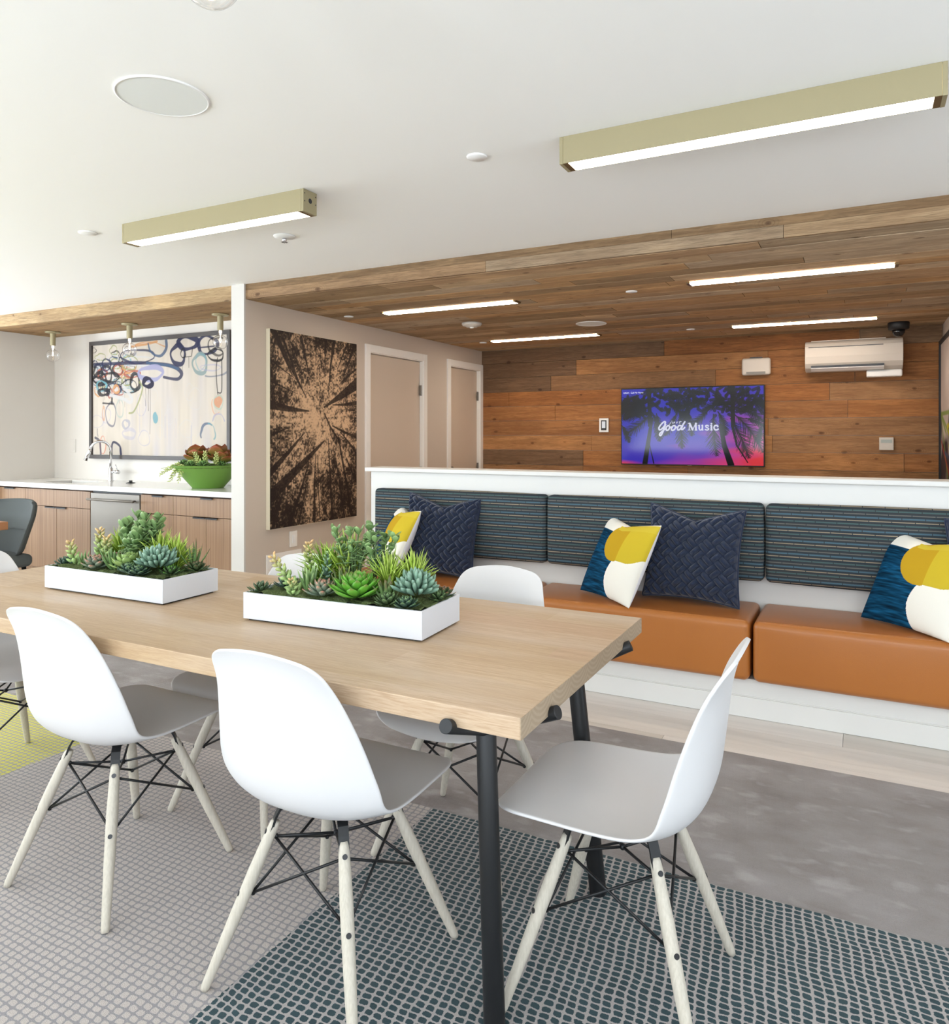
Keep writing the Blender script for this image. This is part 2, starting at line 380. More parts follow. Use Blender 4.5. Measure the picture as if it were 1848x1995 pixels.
for a, b in zip(ys[:-1], ys[1:]): rows.append((a, b, -9, 3.2))
g = G(); 
for a, b, x0, x1 in rows:
    x = x0-random.random()*1.2
    while x < x1:
        L = random.uniform(1.1, 1.9); b0 = max(x, x0); b1 = min(x+L, x1); x += L
        if b1-b0 > .02: g.box(b0+.0008, a+.0008, -.02, b1-.0008, b-.0008, 0, ft(0))
g.box(-9, -3.2, -.06, 3.2, 7.6, -.0215, srgb(110, 100, 92))
struct(g.build('floor', M['floor'], cols=True))
struct(G().box(-9.1, -3.3, ZC, 3.3, 3.85, ZC+.12).build('ceiling', M['ceil']))
# wood ceiling with fascia
def wt(i):
    return np.array(random.choice([srgb(196, 164, 128), srgb(202, 164, 120), srgb(184, 162, 134), srgb(198, 176, 148), srgb(172, 144, 110), srgb(208, 180, 144)]))
rows = []; yy = 3.875
while yy < YT: rows.append((yy, min(yy+.15, YT), XL, 3.2)); yy += .15
c1 = planks('ceiling_boards', M['board'], rows, 'y', ZW, .02, (.9, 2.4), wt, jit=.002)
rows2 = [(ZW, 2.372, XL, 3.2), (2.372, ZC-.002, XL, 3.2)]
g = G()
for (a0, a1) in ((ZW, ZW+.062), (ZW+.062, ZC+.05)):
    x = XL
    while x < 3.2:
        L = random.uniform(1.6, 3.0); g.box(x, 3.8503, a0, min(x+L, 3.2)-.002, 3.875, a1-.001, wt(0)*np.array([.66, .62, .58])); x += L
g.box(XL, 3.876, ZW+.021, 3.2, YT, ZW+.10, srgb(90, 70, 50))
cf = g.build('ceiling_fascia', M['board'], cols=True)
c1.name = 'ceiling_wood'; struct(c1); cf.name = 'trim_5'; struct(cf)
# TV wall boards
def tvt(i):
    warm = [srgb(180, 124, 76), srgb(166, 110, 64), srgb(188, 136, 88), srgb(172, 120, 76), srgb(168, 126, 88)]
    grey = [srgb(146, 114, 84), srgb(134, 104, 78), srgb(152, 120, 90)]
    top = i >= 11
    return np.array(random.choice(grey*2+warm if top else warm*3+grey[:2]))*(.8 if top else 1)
rows = []; z = ZW-.15-.161*13
i = 0
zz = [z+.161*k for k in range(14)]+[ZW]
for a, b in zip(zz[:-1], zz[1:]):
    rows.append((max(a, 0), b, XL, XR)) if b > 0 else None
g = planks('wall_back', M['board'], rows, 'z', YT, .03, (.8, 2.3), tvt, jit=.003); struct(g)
struct(G().box(XL-.122, 4.51, 0, XL-.122+.001, 7.6, 2.5).box(XL-.12, YT+.03, 0, 3.2, YT+.12, 2.5).build('wall_backing', M['wall']))
# left wall of the lounge with two door openings
D1, D2 = (5.322, 6.205), (6.759, 7.426); DZ = 2.086
g = G()
def lw(y0, y1, z0, z1): g.box(XL-.12, y0, z0, XL, y1, z1)
lw(3.85, D1[0], 0, ZC); lw(D1[1], D2[0], 0, ZC); lw(D2[1], YT, 0, ZC); lw(D1[0], D1[1], DZ, ZC); lw(D2[0], D2[1], DZ, ZC)
wl = g.build('wall_left', M['greige']); struct(wl)
struct(G().box(XL-.12, 3.835, 0, XL+.0005, 3.8499, ZC).build('trim_1', plain('darkened_wall_paint', srgb(200, 196, 190), .6)))     # white partition end: same wall paint, darkened in colour to offset bright light
for k, (d, (a, b)) in enumerate((('door_1', D1), ('door_2', D2))):
    g = G().box(XL-.06, a+.004, .01, XL-.025, b-.004, DZ-.006)
    dr = struct(g.build(d, M['door'], bevel=.002))
    for z in (.25, 1.0, 1.80):
        h = G().cyl((XL-.008, b-.010, z-.05), (XL-.008, b-.010, z+.05), .0075, n=12).box(XL-.012, b-.03, z-.05, XL-.0065, b-.012, z+.05)
        h.build('hinge', M['steel'], dr)
    hy = a+.075
    G().cyl((XL-.024, hy, 1.0), (XL-.008, hy, 1.0), .028, n=20).cyl((XL-.01, hy, 1.0), (XL+.035, hy, 1.0), .010, n=12).tube([(XL+.03, hy-.005, 1.0), (XL+.035, hy+.06, 1.0), (XL+.035, hy+.115, .997)], .009, 10).build('door_handle', M['steel'], dr, smooth=True)
    g = G(); cw = .07
    g.box(XL+.0006, a-cw, 0, XL+.019, a-.004, DZ+cw).box(XL+.0006, b+.004, 0, XL+.019, min(b+cw, YT-.004), DZ+cw).box(XL+.0006, a-.004, DZ+.004, XL+.019, b+.004, DZ+cw)
    g.box(XL-.119, a-.004, 0, XL+.012, a+.001, DZ+.004).box(XL-.119, b-.001, 0, XL+.012, b+.004, DZ+.004).box(XL-.119, a, DZ-.003, XL+.012, b, DZ+.004)
    g.box(XL-.075, a+.001, 0, XL-.062, a+.012, DZ-.003).box(XL-.075, b-.012, 0, XL-.062, b-.001, DZ-.003)
    struct(g.build('trim_%d' % (k+2), M['trim'], bevel=.003))
struct(G().box(XL+.0008, 3.86, 0, XL+.014, D1[0]-.075, .12).build('baseboard_left', M['trim'], bevel=.004))
# right hand wall of the lounge and outer walls
struct(G().box(XR, 4.36, 0, XR+.1, YT+.03, ZC).build('wall_right', M['greige']))
# kitchen niche
KX, KY = -6.98, 4.51
struct(G().box(-9.1, KY, 0, XL-.123, KY+.1, ZC).build('wall_kitchen', M['wall']))
struct(G().box(KX-2.1, 3.85, 0, KX, KY, ZC).build('wall_side', M['wall']))
g = G()
for (a0, a1, b0, b1) in ((3.851, 3.872, 0, 0),): pass
def bt(k): return np.array(random.choice([srgb(192, 160, 118), srgb(182, 150, 110), srgb(196, 168, 128)]))
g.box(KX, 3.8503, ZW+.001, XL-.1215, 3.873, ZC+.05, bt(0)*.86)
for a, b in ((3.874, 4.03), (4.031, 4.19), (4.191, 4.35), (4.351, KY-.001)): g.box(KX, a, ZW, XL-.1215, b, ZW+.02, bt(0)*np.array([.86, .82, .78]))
g.box(KX, 3.874, ZW+.021, XL-.1215, KY-.001, ZC+.1, srgb(90, 70, 50))
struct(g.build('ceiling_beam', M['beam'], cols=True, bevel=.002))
bpy.data.objects['ceiling_beam'].name = 'trim_4'
# outer walls with window openings
def wall_with_windows(name, horiz, fixed, a0, a1, wins, zb, zt, mat, idx, sg=1):
    g = G(); e = a0
    def bx(p, q, z0, z1):
        if horiz: g.box(p, fixed-.1, z0, q, fixed, z1)
        else: g.box(min(fixed, fixed-.1*sg), p, z0, max(fixed, fixed-.1*sg), q, z1)
    for a, b in wins:
        bx(e, a, 0, ZC); bx(a, b, 0, zb); bx(a, b, zt, ZC); e = b
    bx(e, a1, 0, ZC); struct(g.build(name, mat))
    for a, b in wins:
        f = G(); t = .04
        def fb(p, q, z0, z1, y0=-.045, y1=-.01):
            if horiz: f.box(p, fixed+y0, z0, q, fixed+y1, z1)
            else: f.box(min(fixed+y0*sg, fixed+y1*sg), p, z0, max(fixed+y0*sg, fixed+y1*sg), q, z1)
        fb(a, a+t, zb, zt); fb(b-t, b, zb, zt); fb(a+t, b-t, zb, zb+t); fb(a+t, b-t, zt-t, zt); mid = (a+b)/2; fb(mid-t/2, mid+t/2, zb+t, zt-t)
        o = struct(f.build('window_%d' % idx[0], M['black']))
        p = G()
        for q0, q1 in ((a+t, mid-t/2), (mid+t/2, b-t)):
            if horiz: p.box(q0, fixed-.032, zb+t, q1, fixed-.028, zt-t)
            else: p.box(fixed-.030*sg-.002, q0, zb+t, fixed-.030*sg+.002, q1, zt-t)
        p.build('pane', M['pane'], o); idx[0] += 1
ix = [1]
wall_with_windows('wall_front', True, -3.2, -9.1, 3.3, WIN_F, .35, 2.25, M['greige'], ix)
wall_with_windows('wall_far_left', False, -9.0, -3.2, 3.85, WIN_L, .35, 2.25, M['wall'], ix)
wall_with_windows('wall_far_right', False, 3.2, -3.2, YT+.1, WIN_R, .35, 2.25, M['wall'], ix, -1)

# ------------------------------------------------------------------ rug
rug = G().box(-4.65, -1.4, .0, 2.6, 3.305, .009).build('area_rug', M['rug'], bevel=.004)
tag(rug, 'large grey rug with teal, beige and yellow dotted panels lying under the dining table', 'rug')

# ------------------------------------------------------------------ banquette
bq = thing('banquette', (-1.2, 4.0, 0), 0, 'long white built-in banquette with half-height back wall, facing the dining table', 'bench')
BX0, BX1 = -2.99, 1.5
G().box(BX0, 4.19, 0, BX1, 4.33, 1.112).build('back_wall', M['benchwhite'], bq, bevel=.003)
G().box(BX0-.03, 4.155, 1.1125, BX1, 4.365, 1.14).build('cap_rail', M['benchwhite'], bq, bevel=.006, seg=3)
G().box(BX0, 3.776, 0, BX1, 4.189, .184).build('seat_base', M['benchwhite'], bq, bevel=.003)
G().box(BX0, 3.762, 0.001, BX1, 3.7755, .098).box(BX0, 3.768, .098, BX1, 3.7755, .103).build('kick_board', M['benchwhite'], bq, bevel=.002)
gp = 'striped back cushions along the banquette'
for k, (a, b, lb) in enumerate(((-2.90, -1.668, 'long striped grey-blue back cushion at the left end of the banquette'),
                     (-1.654, -.448, 'middle striped grey-blue back cushion behind the larger navy woven pillow'),
                     (-.434, .78, 'striped grey-blue back cushion at the right end of the banquette'))):
    t = thing('back_cushion', ((a+b)/2, 4.145, .595), 0, lb, 'cushion', gp)
    G().soft((a, 4.10, .595), (b, 4.1888, 1.003), .024, .006).build('upholstery', M['stripe'], t, smooth=True, merge=True)
gp = 'leather seat cushions on the banquette'
def seat_cushion(a, b, lb):
    t = thing('seat_cushion', ((a+b)/2, 3.95, .185), 0, lb, 'cushion', gp)
    G().soft((a, 3.72, .1855), (b, 4.188, .474), .030, .005, n=14).build('leather_cover', M['leather'], t, smooth=True, merge=True)
    g = G()
    for yy in (3.745,):
        g.tube([(a+.02+(b-a-.04)*q/12, yy-.004, .4725+.0015*math.sin(q)) for q in range(13)], .0022, 6)
    g.build('piping', M['leather'], t, smooth=True)
seat_cushion(-2.97, -1.676, 'caramel leather box seat cushion at the left end behind the plants and white chairs')
seat_cushion(-1.664, -.468, 'caramel leather box seat cushion in the middle under the larger navy woven pillow')
seat_cushion(-.452, .78, 'caramel leather seat cushion at the right end of the banquette, cut off by the frame')

# ------------------------------------------------------------------ pillows
def pillow_grid(w, h, t, n, kx=.06, chop=0, pw=.42):
    a = np.linspace(-1, 1, n); A, B = np.meshgrid(a, a, indexing='ij')
    X = w/2*A*(1-kx*(1-B**2)); Zc = h/2*B*(1-kx*(1-A**2))
    Zc = Zc-chop*((1-np.abs(A))**1.4)*(np.clip((B+1)/2, 0, 1)**2.2)
    T = t/2*np.power(np.clip((1-A**2)*(1-B**2), 0, 1), pw)
    return A, B, X, Zc+h/2, T
def grid_faces(n, m, flip=False, base=0):
    i, j = np.meshgrid(np.arange(n-1), np.arange(m-1), indexing='ij')
    q = base+(i*m+j).ravel(); F = np.stack([q, q+m, q+m+1, q+1], 1)
    return [tuple(r) for r in (F[:, ::-1] if flip else F).tolist()]
def place(o, bx, by, bz, yaw, lean, roll, h):
    """stand the pillow with its lowest point on bz: lean back, roll in its own plane, turn by yaw"""
    Mx = Matrix.Rotation(R(yaw), 4, 'Z') @ Matrix.Rotation(R(-lean), 4, 'X') @ Matrix.Translation((0, 0, h/2)) @ Matrix.Rotation(R(roll), 4, 'Y') @ Matrix.Translation((0, 0, -h/2))
    zmin = 1e9
    for ch in [o]+list(o.children):
        if ch.type == 'MESH':
            V = np.empty(len(ch.data.vertices)*3); ch.data.vertices.foreach_get('co', V); V = V.reshape(-1, 3)
            zmin = min(zmin, (V @ np.array(Mx)[:3, :3].T+np.array(Mx)[:3, 3])[:, 2].min())
    Mt = Matrix.Translation((bx, by, bz-zmin)) @ Mx
    o.location = Mt.to_translation(); o.rotation_euler = Mt.to_euler()
def woven_pillow(lb, bx, by, yaw, lean, roll, seed=0):
    w = h = .50; n = 250
    t = thing('woven_pillow', L0, 0, lb, 'pillow', 'navy woven pillows on the banquette')
    A, B, X, Zc, T = pillow_grid(w, h, .13, n, .085, .06)
    s = .030
    P = (X+Zc)/math.sqrt(2)/s+50.3; Q = (X-Zc)/math.sqrt(2)/s+50.1
    # basket weave: 2x1 puffed cords turning over and under
    ip, iq = np.floor(P/2), np.floor(Q/2); ch = ((ip+iq) % 2) == 0
    fp, fq = P/2-ip, Q/2-iq
    along = np.where(ch, fp, fq); across = np.where(ch, fq, fp)
    hh = np.abs(np.sin(np.pi*2*across))**.75*(.05+.95*np.sin(np.pi*along)**.75)
    edge = np.clip((1-np.maximum(np.abs(A), np.abs(B)))/.05, 0, 1)
    Tf = T+.027*hh*edge+.002
    V = np.concatenate([np.stack([X, -Tf, Zc], -1).reshape(-1, 3), np.stack([X, Tf*0+T+.002, Zc], -1).reshape(-1, 3)])
    g = G(); g.add(V, grid_faces(n, n)+grid_faces(n, n, True, n*n)); g.build('woven_cover', M['navy'], t, smooth=True, off=L0)
    # flat sewn edge
    e = [(X[0, :], Zc[0, :]), (X[:, -1], Zc[:, -1]), (X[-1, ::-1], Zc[-1, ::-1]), (X[::-1, 0], Zc[::-1, 0])]
    pts = []
    for xx, zz in e: pts += [(float(a), 0, float(b)) for a, b in zip(xx[::12], zz[::12])]
    pts.append(pts[0]); G().tube(pts, .0055, 8).build('hem', M['navy'], t, smooth=True, off=L0)
    place(t, bx, by, .476, yaw, lean, roll, h); return t
def vnoise(h, w, fy, fx, seed):
    r = np.random.default_rng(seed); gx = int(fx)+2; gy = int(fy)+2; a = r.random((gy+1, gx+1))
    y = np.linspace(0, fy, h); x = np.linspace(0, fx, w); iy = y.astype(int); ix_ = x.astype(int); ty = y-iy; tx = x-ix_
    ty = ty*ty*(3-2*ty); tx = tx*tx*(3-2*tx)
    a00 = a[np.ix_(iy, ix_)]; a01 = a[np.ix_(iy, ix_+1)]; a10 = a[np.ix_(iy+1, ix_)]; a11 = a[np.ix_(iy+1, ix_+1)]
    ty = ty[:, None]; tx = tx[None, :]
    return (a00*(1-tx)+a01*tx)*(1-ty)+(a10*(1-tx)+a11*tx)*ty
def print_pillow(lb, bx, by, yaw, lean, roll):
    w = h = .46; n = 190
    t = thing('print_pillow', L0, 0, lb, 'pillow', 'small colour block pillows on the banquette')
    A, B, X, Zc, T = pillow_grid(w, h, .155, n, .055, .03, .46)
    u = (A+1)/2; v = (1-B)/2        # u right, v down
    C = np.ones((n, n, 3))*np.array(srgb(232, 228, 218))
    streak = vnoise(n, n, 5, 75, 3).reshape(n, n)  # first axis = u
    s2 = vnoise(n, n, 14, 120, 5)
    teal = np.array(srgb(20, 84, 122))*(.2+.95*streak[..., None]**1.2)*(.45+.8*s2[..., None]**1.2)
    xb = .64-.09*np.sin(np.pi*np.clip((v-.5)/.55, 0, 1))
    mt = (v > .17) & (u < xb); C[mt] = teal[mt]
    cc = (u-.60)**2/.27**2+(v-.29)**2/.28**2 < 1
    C[cc & (u < .66)] = srgb(186, 150, 36)
    my = (u >= .66) & (u < 1.01) & (v > .06) & (v < .555-.10*np.clip((u-.8)/.2, 0, 1)**2); C[my] = srgb(196, 172, 48)
    top = (u > .42) & (v <= .12) & ~((u < .55) & (v < .05)); C[top & (v > .02)] = srgb(200, 178, 58)
    C[(u < .05) & (v > .17) & mt] = teal[(u < .05) & (v > .17) & mt]
    back = np.ones((n, n, 3))*np.array(srgb(226, 226, 230))
    V = np.concatenate([np.stack([X, -T, Zc], -1).reshape(-1, 3), np.stack([X, T, Zc], -1).reshape(-1, 3)])
    g = G(); g.add(V, grid_faces(n, n)+grid_faces(n, n, True, n*n), np.concatenate([C.reshape(-1, 3), back.reshape(-1, 3)])); g.build('printed_cover', M['cushprint'], t, smooth=True, off=L0, cols=True)
    place(t, bx, by, .477, yaw, lean, roll, h); return t
woven_pillow('navy blue woven pillow at the left end of the banquette', -2.33, 3.96, 8, 14, 3)
woven_pillow('large navy blue woven pillow leaning on the middle back cushion', -.785, 3.955, -2, 12, 2)
woven_pillow('navy blue woven pillow barely showing at the right edge of the frame', .60, 3.97, 0, 12, 0)
print_pillow('small yellow, white and navy pillow at the far left end of the banquette', -2.70, 3.90, -42, 25, 1)
print_pillow('teal, yellow and white pillow beside the large navy pillow in the middle', -1.222, 3.845, -38, 26, 1)
print_pillow('teal, yellow and white pillow at the right edge of the frame', .175, 3.86, -42, 27, 1)

# ------------------------------------------------------------------ dining table
TZ, TH = .79, .046; TX0, TX1, TY0, TY1 = -3.15, -.605, 1.362, 2.289
tb = thing('dining_table', ((TX0+TX1)/2, (TY0+TY1)/2, 0), 0, 'long pale oak dining table with round black metal legs', 'table')
G().box(TX0, TY0, TZ-TH, TX1-.0012, TY1, TZ).build('tabletop', M['oak'], tb, off=L0, bevel=.0025).location = -Vector(tb.location)
G().box(TX1-.0012, TY0+.0005, TZ-TH+.0005, TX1, TY1-.0005, TZ-.0005).build('end_grain', M['oakend'], tb, off=L0).location = -Vector(tb.location)
ZA, ZL = .7535, .668
def leg_set(top, foot, pins):
    G().tube([(top[0], top[1], ZL), (foot[0], foot[1], .009)], [.0238, .0252], 32).build('leg', M['black'], tb, bevel=.001)
    for p in pins: G().cyl((p[0], p[1], ZA), (top[0], top[1], ZL+.006), .0155, .0165, n=28).build('support_arm', M['black'], tb, bevel=.0012)
mx = lambda p: (-3.755-p[0], p[1])
F1 = ((-.775, 1.545), (-.741, 1.52), [(-.766, 1.338), (-.586, 1.52)]); F2 = ((-.742, 2.06), (-.686, 2.105), [(-.586, 2.10), (-.745, 2.313)])
for F_ in (F1, F2):
    leg_set(*F_); leg_set(mx(F_[0]), mx(F_[1]), [mx(q) for q in F_[2]])
g = G().box(-2.9, 1.81, TZ-TH-.05, -.85, 1.84, TZ-TH-.001).build('under_rail', M['black'], tb)
for o in tb.children:
    if o.name.startswith(('leg', 'support_arm')):
        o.data.polygons.foreach_set('use_smooth', [len(p.vertices) == 4 for p in o.data.polygons])

# ------------------------------------------------------------------ chairs
def cr(P, t):
    """Catmull-Rom through rows of P, t in 0..len-1"""
    P = np.asarray(P, float); n = len(P); i = min(int(t), n-2); f = t-i
    p0, p1, p2, p3 = P[max(i-1, 0)], P[i], P[i+1], P[min(i+2, n-1)]
    return .5*((2*p1)+(-p0+p2)*f+(2*p0-5*p1+4*p2-p3)*f*f+(-p0+3*p1-3*p2+p3)*f**3)
# y, z, half width, cup height
ST = [(.276, .434, .205, .000), (.268, .450, .212, .000), (.240, .464, .222, .002), (.185, .469, .230, .006), (.10, .463, .236, .014), (.0, .452, .240, .026),
      (-.085, .446, .242, .040), (-.150, .456, .243, .055), (-.196, .492, .243, .066), (-.220, .550, .240, .068), (-.231, .620, .226, .060), (-.240, .695, .206, .046), (-.249, .765, .184, .028), (-.265, .825, .166, .010), (-.288, .870, .153, .000)]
def shell_mesh():
    N = 64; m = 33
    S = np.array([cr(ST, t) for t in np.linspace(0, len(ST)-1, 400)])
    L = np.concatenate([[0], np.cumsum(np.linalg.norm(np.diff(S[:, :2], axis=0), axis=1))]); T = L[-1]
    th = np.linspace(0, math.pi/2, 10); s = np.concatenate([.115*(1-np.cos(th)), np.linspace(.115, T-.062, 30)[1:-1], (T-.062*(1-np.cos(th)))[::-1]]); N = len(s)
    V = []; NN = []
    for k in range(N):
        y, z, w_, cup = [np.interp(s[k], L, S[:, i]) for i in range(4)]
        dy = np.interp(min(s[k]+.004, T), L, S[:, 0])-np.interp(max(s[k]-.004, 0), L, S[:, 0]); dz = np.interp(min(s[k]+.004, T), L, S[:, 1])-np.interp(max(s[k]-.004, 0), L, S[:, 1])
        l = math.hypot(dy, dz); ty, tz = dy/l, dz/l; ny, nz = tz, -ty      # normal: up on the seat, forward on the back
        if nz < 0 and ny < 0: ny, nz = -ny, -nz
        for Rr, d in ((.115, s[k]), (.062, T-s[k])):
            if d < Rr: w_ = w_-Rr*.93+.93*math.sqrt(max(Rr*Rr-(Rr-d)**2, 0))
        for j in range(m):
            u = -1+2*j/(m-1); u = math.sin(u*math.pi/2)*.35+u*.65; c_ = cup*abs(u)**2.6
            e = -.012*u*u*math.exp(-(T-s[k])/.05)+.009*u*u*math.exp(-s[k]/.05)
            V.append((w_*u, y+ny*c_+ty*e, z+nz*c_+tz*e)); NN.append((0, ny, nz))
    V = np.array(V); NN = np.array(NN); h2 = .0043; n_ = len(V)
    F = grid_faces(N, m)+grid_faces(N, m, True, n_)
    ring = [j for j in range(m)]+[k*m+m-1 for k in range(1, N)]+[(N-1)*m+j for j in range(m-2, -1, -1)]+[k*m for k in range(N-2, 0, -1)]
    F += [(ring[k], ring[k]+n_, ring[(k+1) % len(ring)]+n_, ring[(k+1) % len(ring)]) for k in range(len(ring))]
    return np.concatenate([V+NN*h2, V-NN*h2]), F
def make_chair():
    t = thing('dining_chair')
    V, F = shell_mesh(); o = G().add(V, F).build('seat_shell', M['shell'], t, smooth=True, off=L0)
    fixnormals(o)
    sb = o.modifiers.new('smooth', 'SUBSURF'); sb.levels = 1; sb.render_levels = 1
    a, b, zt = .105, .225, .388
    ns = [(sx, sy) for sx in (-1, 1) for sy in (-1, 1)]
    def on(sx, sy, f, off=0):     # point on a leg's axis; f from the top
        r = a+(b-a)*f-off; return (sx*r, sy*r, zt*(1-f))
    for sx, sy in ns:
        lg = G().tube([on(sx, sy, f) for f in (0, .02, .06, .3, .6, .97, .995)], [.0105, .0125, .0135, .0160, .0148, .0112, .0095], 20).build('leg', M['ash'], t, smooth=True, off=L0)
        for f in (.07, .44):
            p = Vector(on(sx, sy, f)); n = Vector((sx, sy, .42)).normalized(); rr = .0135 if f < .1 else .0155
            g = G().cyl(p+n*(rr-.004), p+n*(rr+.0012), .0062, n=16); g.build('screw', M['screw'], lg, off=L0)
        n2 = Vector((sx, sy, 0)).normalized(); tng = Vector((-sy, sx, 0)).normalized()
        # strap from the leg head to the seat
        zs = .440 if sy < 0 else .452
        P = [Vector(on(sx, sy, .12)), Vector(on(sx, sy, 0))+Vector((0, 0, .012)), Vector((sx*.098, sy*.098, zt+.030)), Vector((sx*.072, sy*.072, zs-.004))]
        g = G(); hw = .0125; th = .0028
        for i in range(3):
            d = (P[i+1]-P[i]).normalized(); nn = d.cross(tng).normalized()
            c8 = [q+tng*s1*hw+nn*s2*th for q in (P[i]-d*.001, P[i+1]+d*.001) for s1 in (-1, 1) for s2 in (-1, 1)]
            g.add(c8, [(0, 1, 3, 2), (4, 6, 7, 5), (0, 4, 5, 1), (2, 3, 7, 6), (0, 2, 6, 4), (1, 5, 7, 3)])
        g.build('mounting_strap', M['black'], t, off=L0)
    g = G(); r = .0036
    for sx, sy in ns:
        for (qx, qy) in ((-sx, sy), (sx, -sy)):
            g.cyl(on(sx, sy, .10, .010), on(qx, qy, .44, .012), r, n=8)
        g.cyl(on(sx, sy, .10, .010), (0, 0, zt*.86), r, n=8)
        g.sphere(on(sx, sy, .10, .012), .0065, 8); g.sphere(on(sx, sy, .44, .014), .0065, 8)
    g.sphere((0, 0, zt*.86), .0085, 8)
    g.build('wire_brace', M['black'], t, off=L0, smooth=True)
    return t
gp = 'white shell chairs around the dining table'
proto = make_chair()
CH = [(-1.19, 1.515, 0, 'white shell chair at the centre front of the table, back to the viewer'),
      (-2.038, 1.538, 0, 'white shell chair at the left front of the table, back to the viewer'),
      (-.52, 1.79, 90, 'white shell chair seen from the side at the right end of the table'),
      (-1.163, 2.18, 180, 'white shell chair across the table, its back showing right of the plants'),
      (-1.975, 2.075, 180, 'white shell chair across the table, mostly hidden behind the nearer planter'),
      (-3.02, 1.75, -90, 'white shell chair at the far left end of the table, cut off by the frame')]
for i, (x, y, a, lb) in enumerate(CH):
    c_ = proto if i == 0 else copy_tree(proto)
    c_.location = (x, y, .009); c_.rotation_euler = (0, 0, R(a)); tag(c_, lb, 'chair', gp)

# ------------------------------------------------------------------ succulents
def leaf(g, p, d, L, W, Tk, c0, c1, curl=0, up=None, n=7, k=6, shape=.5, tip=.15, cmid=None):
    """one fleshy leaf: base p, direction d, widest at `shape`"""
    p = Vector(p); d = Vector(d).normalized(); up = Vector(up) if up else Vector((0, 0, 1))
    s = d.cross(up)
    if s.length < .05: s = d.orthogonal()
    s.normalize(); nn = s.cross(d).normalized()
    V = []; C = []; c0 = np.array(c0); c1 = np.array(c1)
    for i in range(n):
        f = i/(n-1)
        prof = (math.sin(math.pi*min(f/shape, 1)*.5)*.75+.25) if f < shape else math.cos(math.pi*.5*((f-shape)/(1-shape)))**.75
        prof = max(prof, .03 if f > .5 else .3); dd = (d*math.cos(curl*f)+nn*math.sin(curl*f))
        ctr = p+dd*(L*f)
        for j in range(k):
            q = 2*math.pi*j/k; h = math.sin(q)
            V.append(tuple(ctr+s*(W/2*prof*math.cos(q))+nn*(Tk/2*prof*(h if h < 0 else h*.35)+abs(math.cos(q))**2*Tk*.25*prof)))
            f2 = max(0, (f-(1-tip))/tip); C.append(c0*(1-f2)*(.85+.25*f)+c1*f2)
    F = [(i*k+j, i*k+(j+1) % k, (i+1)*k+(j+1) % k, (i+1)*k+j) for i in range(n-1) for j in range(k)]
    F.append(tuple((n-1)*k+j for j in range(k))); g.add(V, F, np.clip(C, 0, 1))
def jit(c, s=.12): return np.array(c)*(1+random.uniform(-s, s))
def rosette(p, Rr, n, c0, c1, W=.36, rise=.9, Tk=.12, lift=0, shape=.62, tip=.2, cup=.5):
    g = G()
    for i in range(n):
        f = (i+.5)/n; a = i*2.39996; el = (1-f)*rise*1.35+.12*0
        el = .12+(1-f)**1.1*1.30*rise; L = Rr*(.45+.6*f**.8)
        d = (math.cos(a)*math.cos(el), math.sin(a)*math.cos(el), math.sin(el))
        b = (p[0]+d[0]*.008, p[1]+d[1]*.008, p[2]+lift+.35*Rr*(1-f))
        leaf(g, b, d, L*random.uniform(.92, 1.06), Rr*W*(.55+.5*f), Rr*Tk, jit(c0), jit(c1), cup*.5, None, 7, 6, shape, tip)
    return g
def spiky(p, H, n, c0, c1, W=.0085, spread=1.0):
    g = G()
    for i in range(n):
        a = random.random()*6.283; el = random.uniform(.25, 1.5)**1.0*(1/spread) if spread > 1 else random.uniform(.45, 1.5)
        d = (math.cos(a)*math.cos(el), math.sin(a)*math.cos(el), math.sin(el)); q = random.uniform(0, .5)*H
        leaf(g, (p[0]+d[0]*.006, p[1]+d[1]*.006, p[2]+q*.8), d, H*random.uniform(.45, .72), W, W*.5, jit(c0, .2), jit(c1), random.uniform(-.25, .25), None, 5, 4, .3, .35)
    g.tube([(p[0], p[1], p[2]-.01), (p[0], p[1], p[2]+H*.45)], .004, 6, jit(c0)*.6)
    return g
def jade(p, H, nst, c0, c1, lw=.028):
    g = G()
    for s_ in range(nst):
        a = s_*2.4+random.random(); r = random.uniform(.15, .62)*H*.75; top = Vector((p[0]+math.cos(a)*r, p[1]+math.sin(a)*r*.55, p[2]+H*random.uniform(.62, 1.0)))
        base = Vector((p[0]+math.cos(a)*.01, p[1]+math.sin(a)*.01, p[2])); mid = (base+top)/2+Vector((math.cos(a)*-.01, math.sin(a)*-.01, .012))
        g.tube([base, mid, top], [.0032, .0026, .002], 6, np.array(c0)*.55)
        for lv in range(4):
            q = top.lerp(mid, lv*.34); rot = lv*1.57+random.random()
            for k in range(2 if lv else 3):
                b = rot+k*(3.14 if lv else 2.1); el = random.uniform(.15, .75) if lv else .9
                leaf(g, q, (math.cos(b)*math.cos(el), math.sin(b)*math.cos(el), math.sin(el)), lw*random.uniform(.9, 1.35), lw*random.uniform(.7, .9), .0045, jit(c0), jit(c1), random.uniform(-.3, .3), None, 7, 6, .62, .18)
    return g
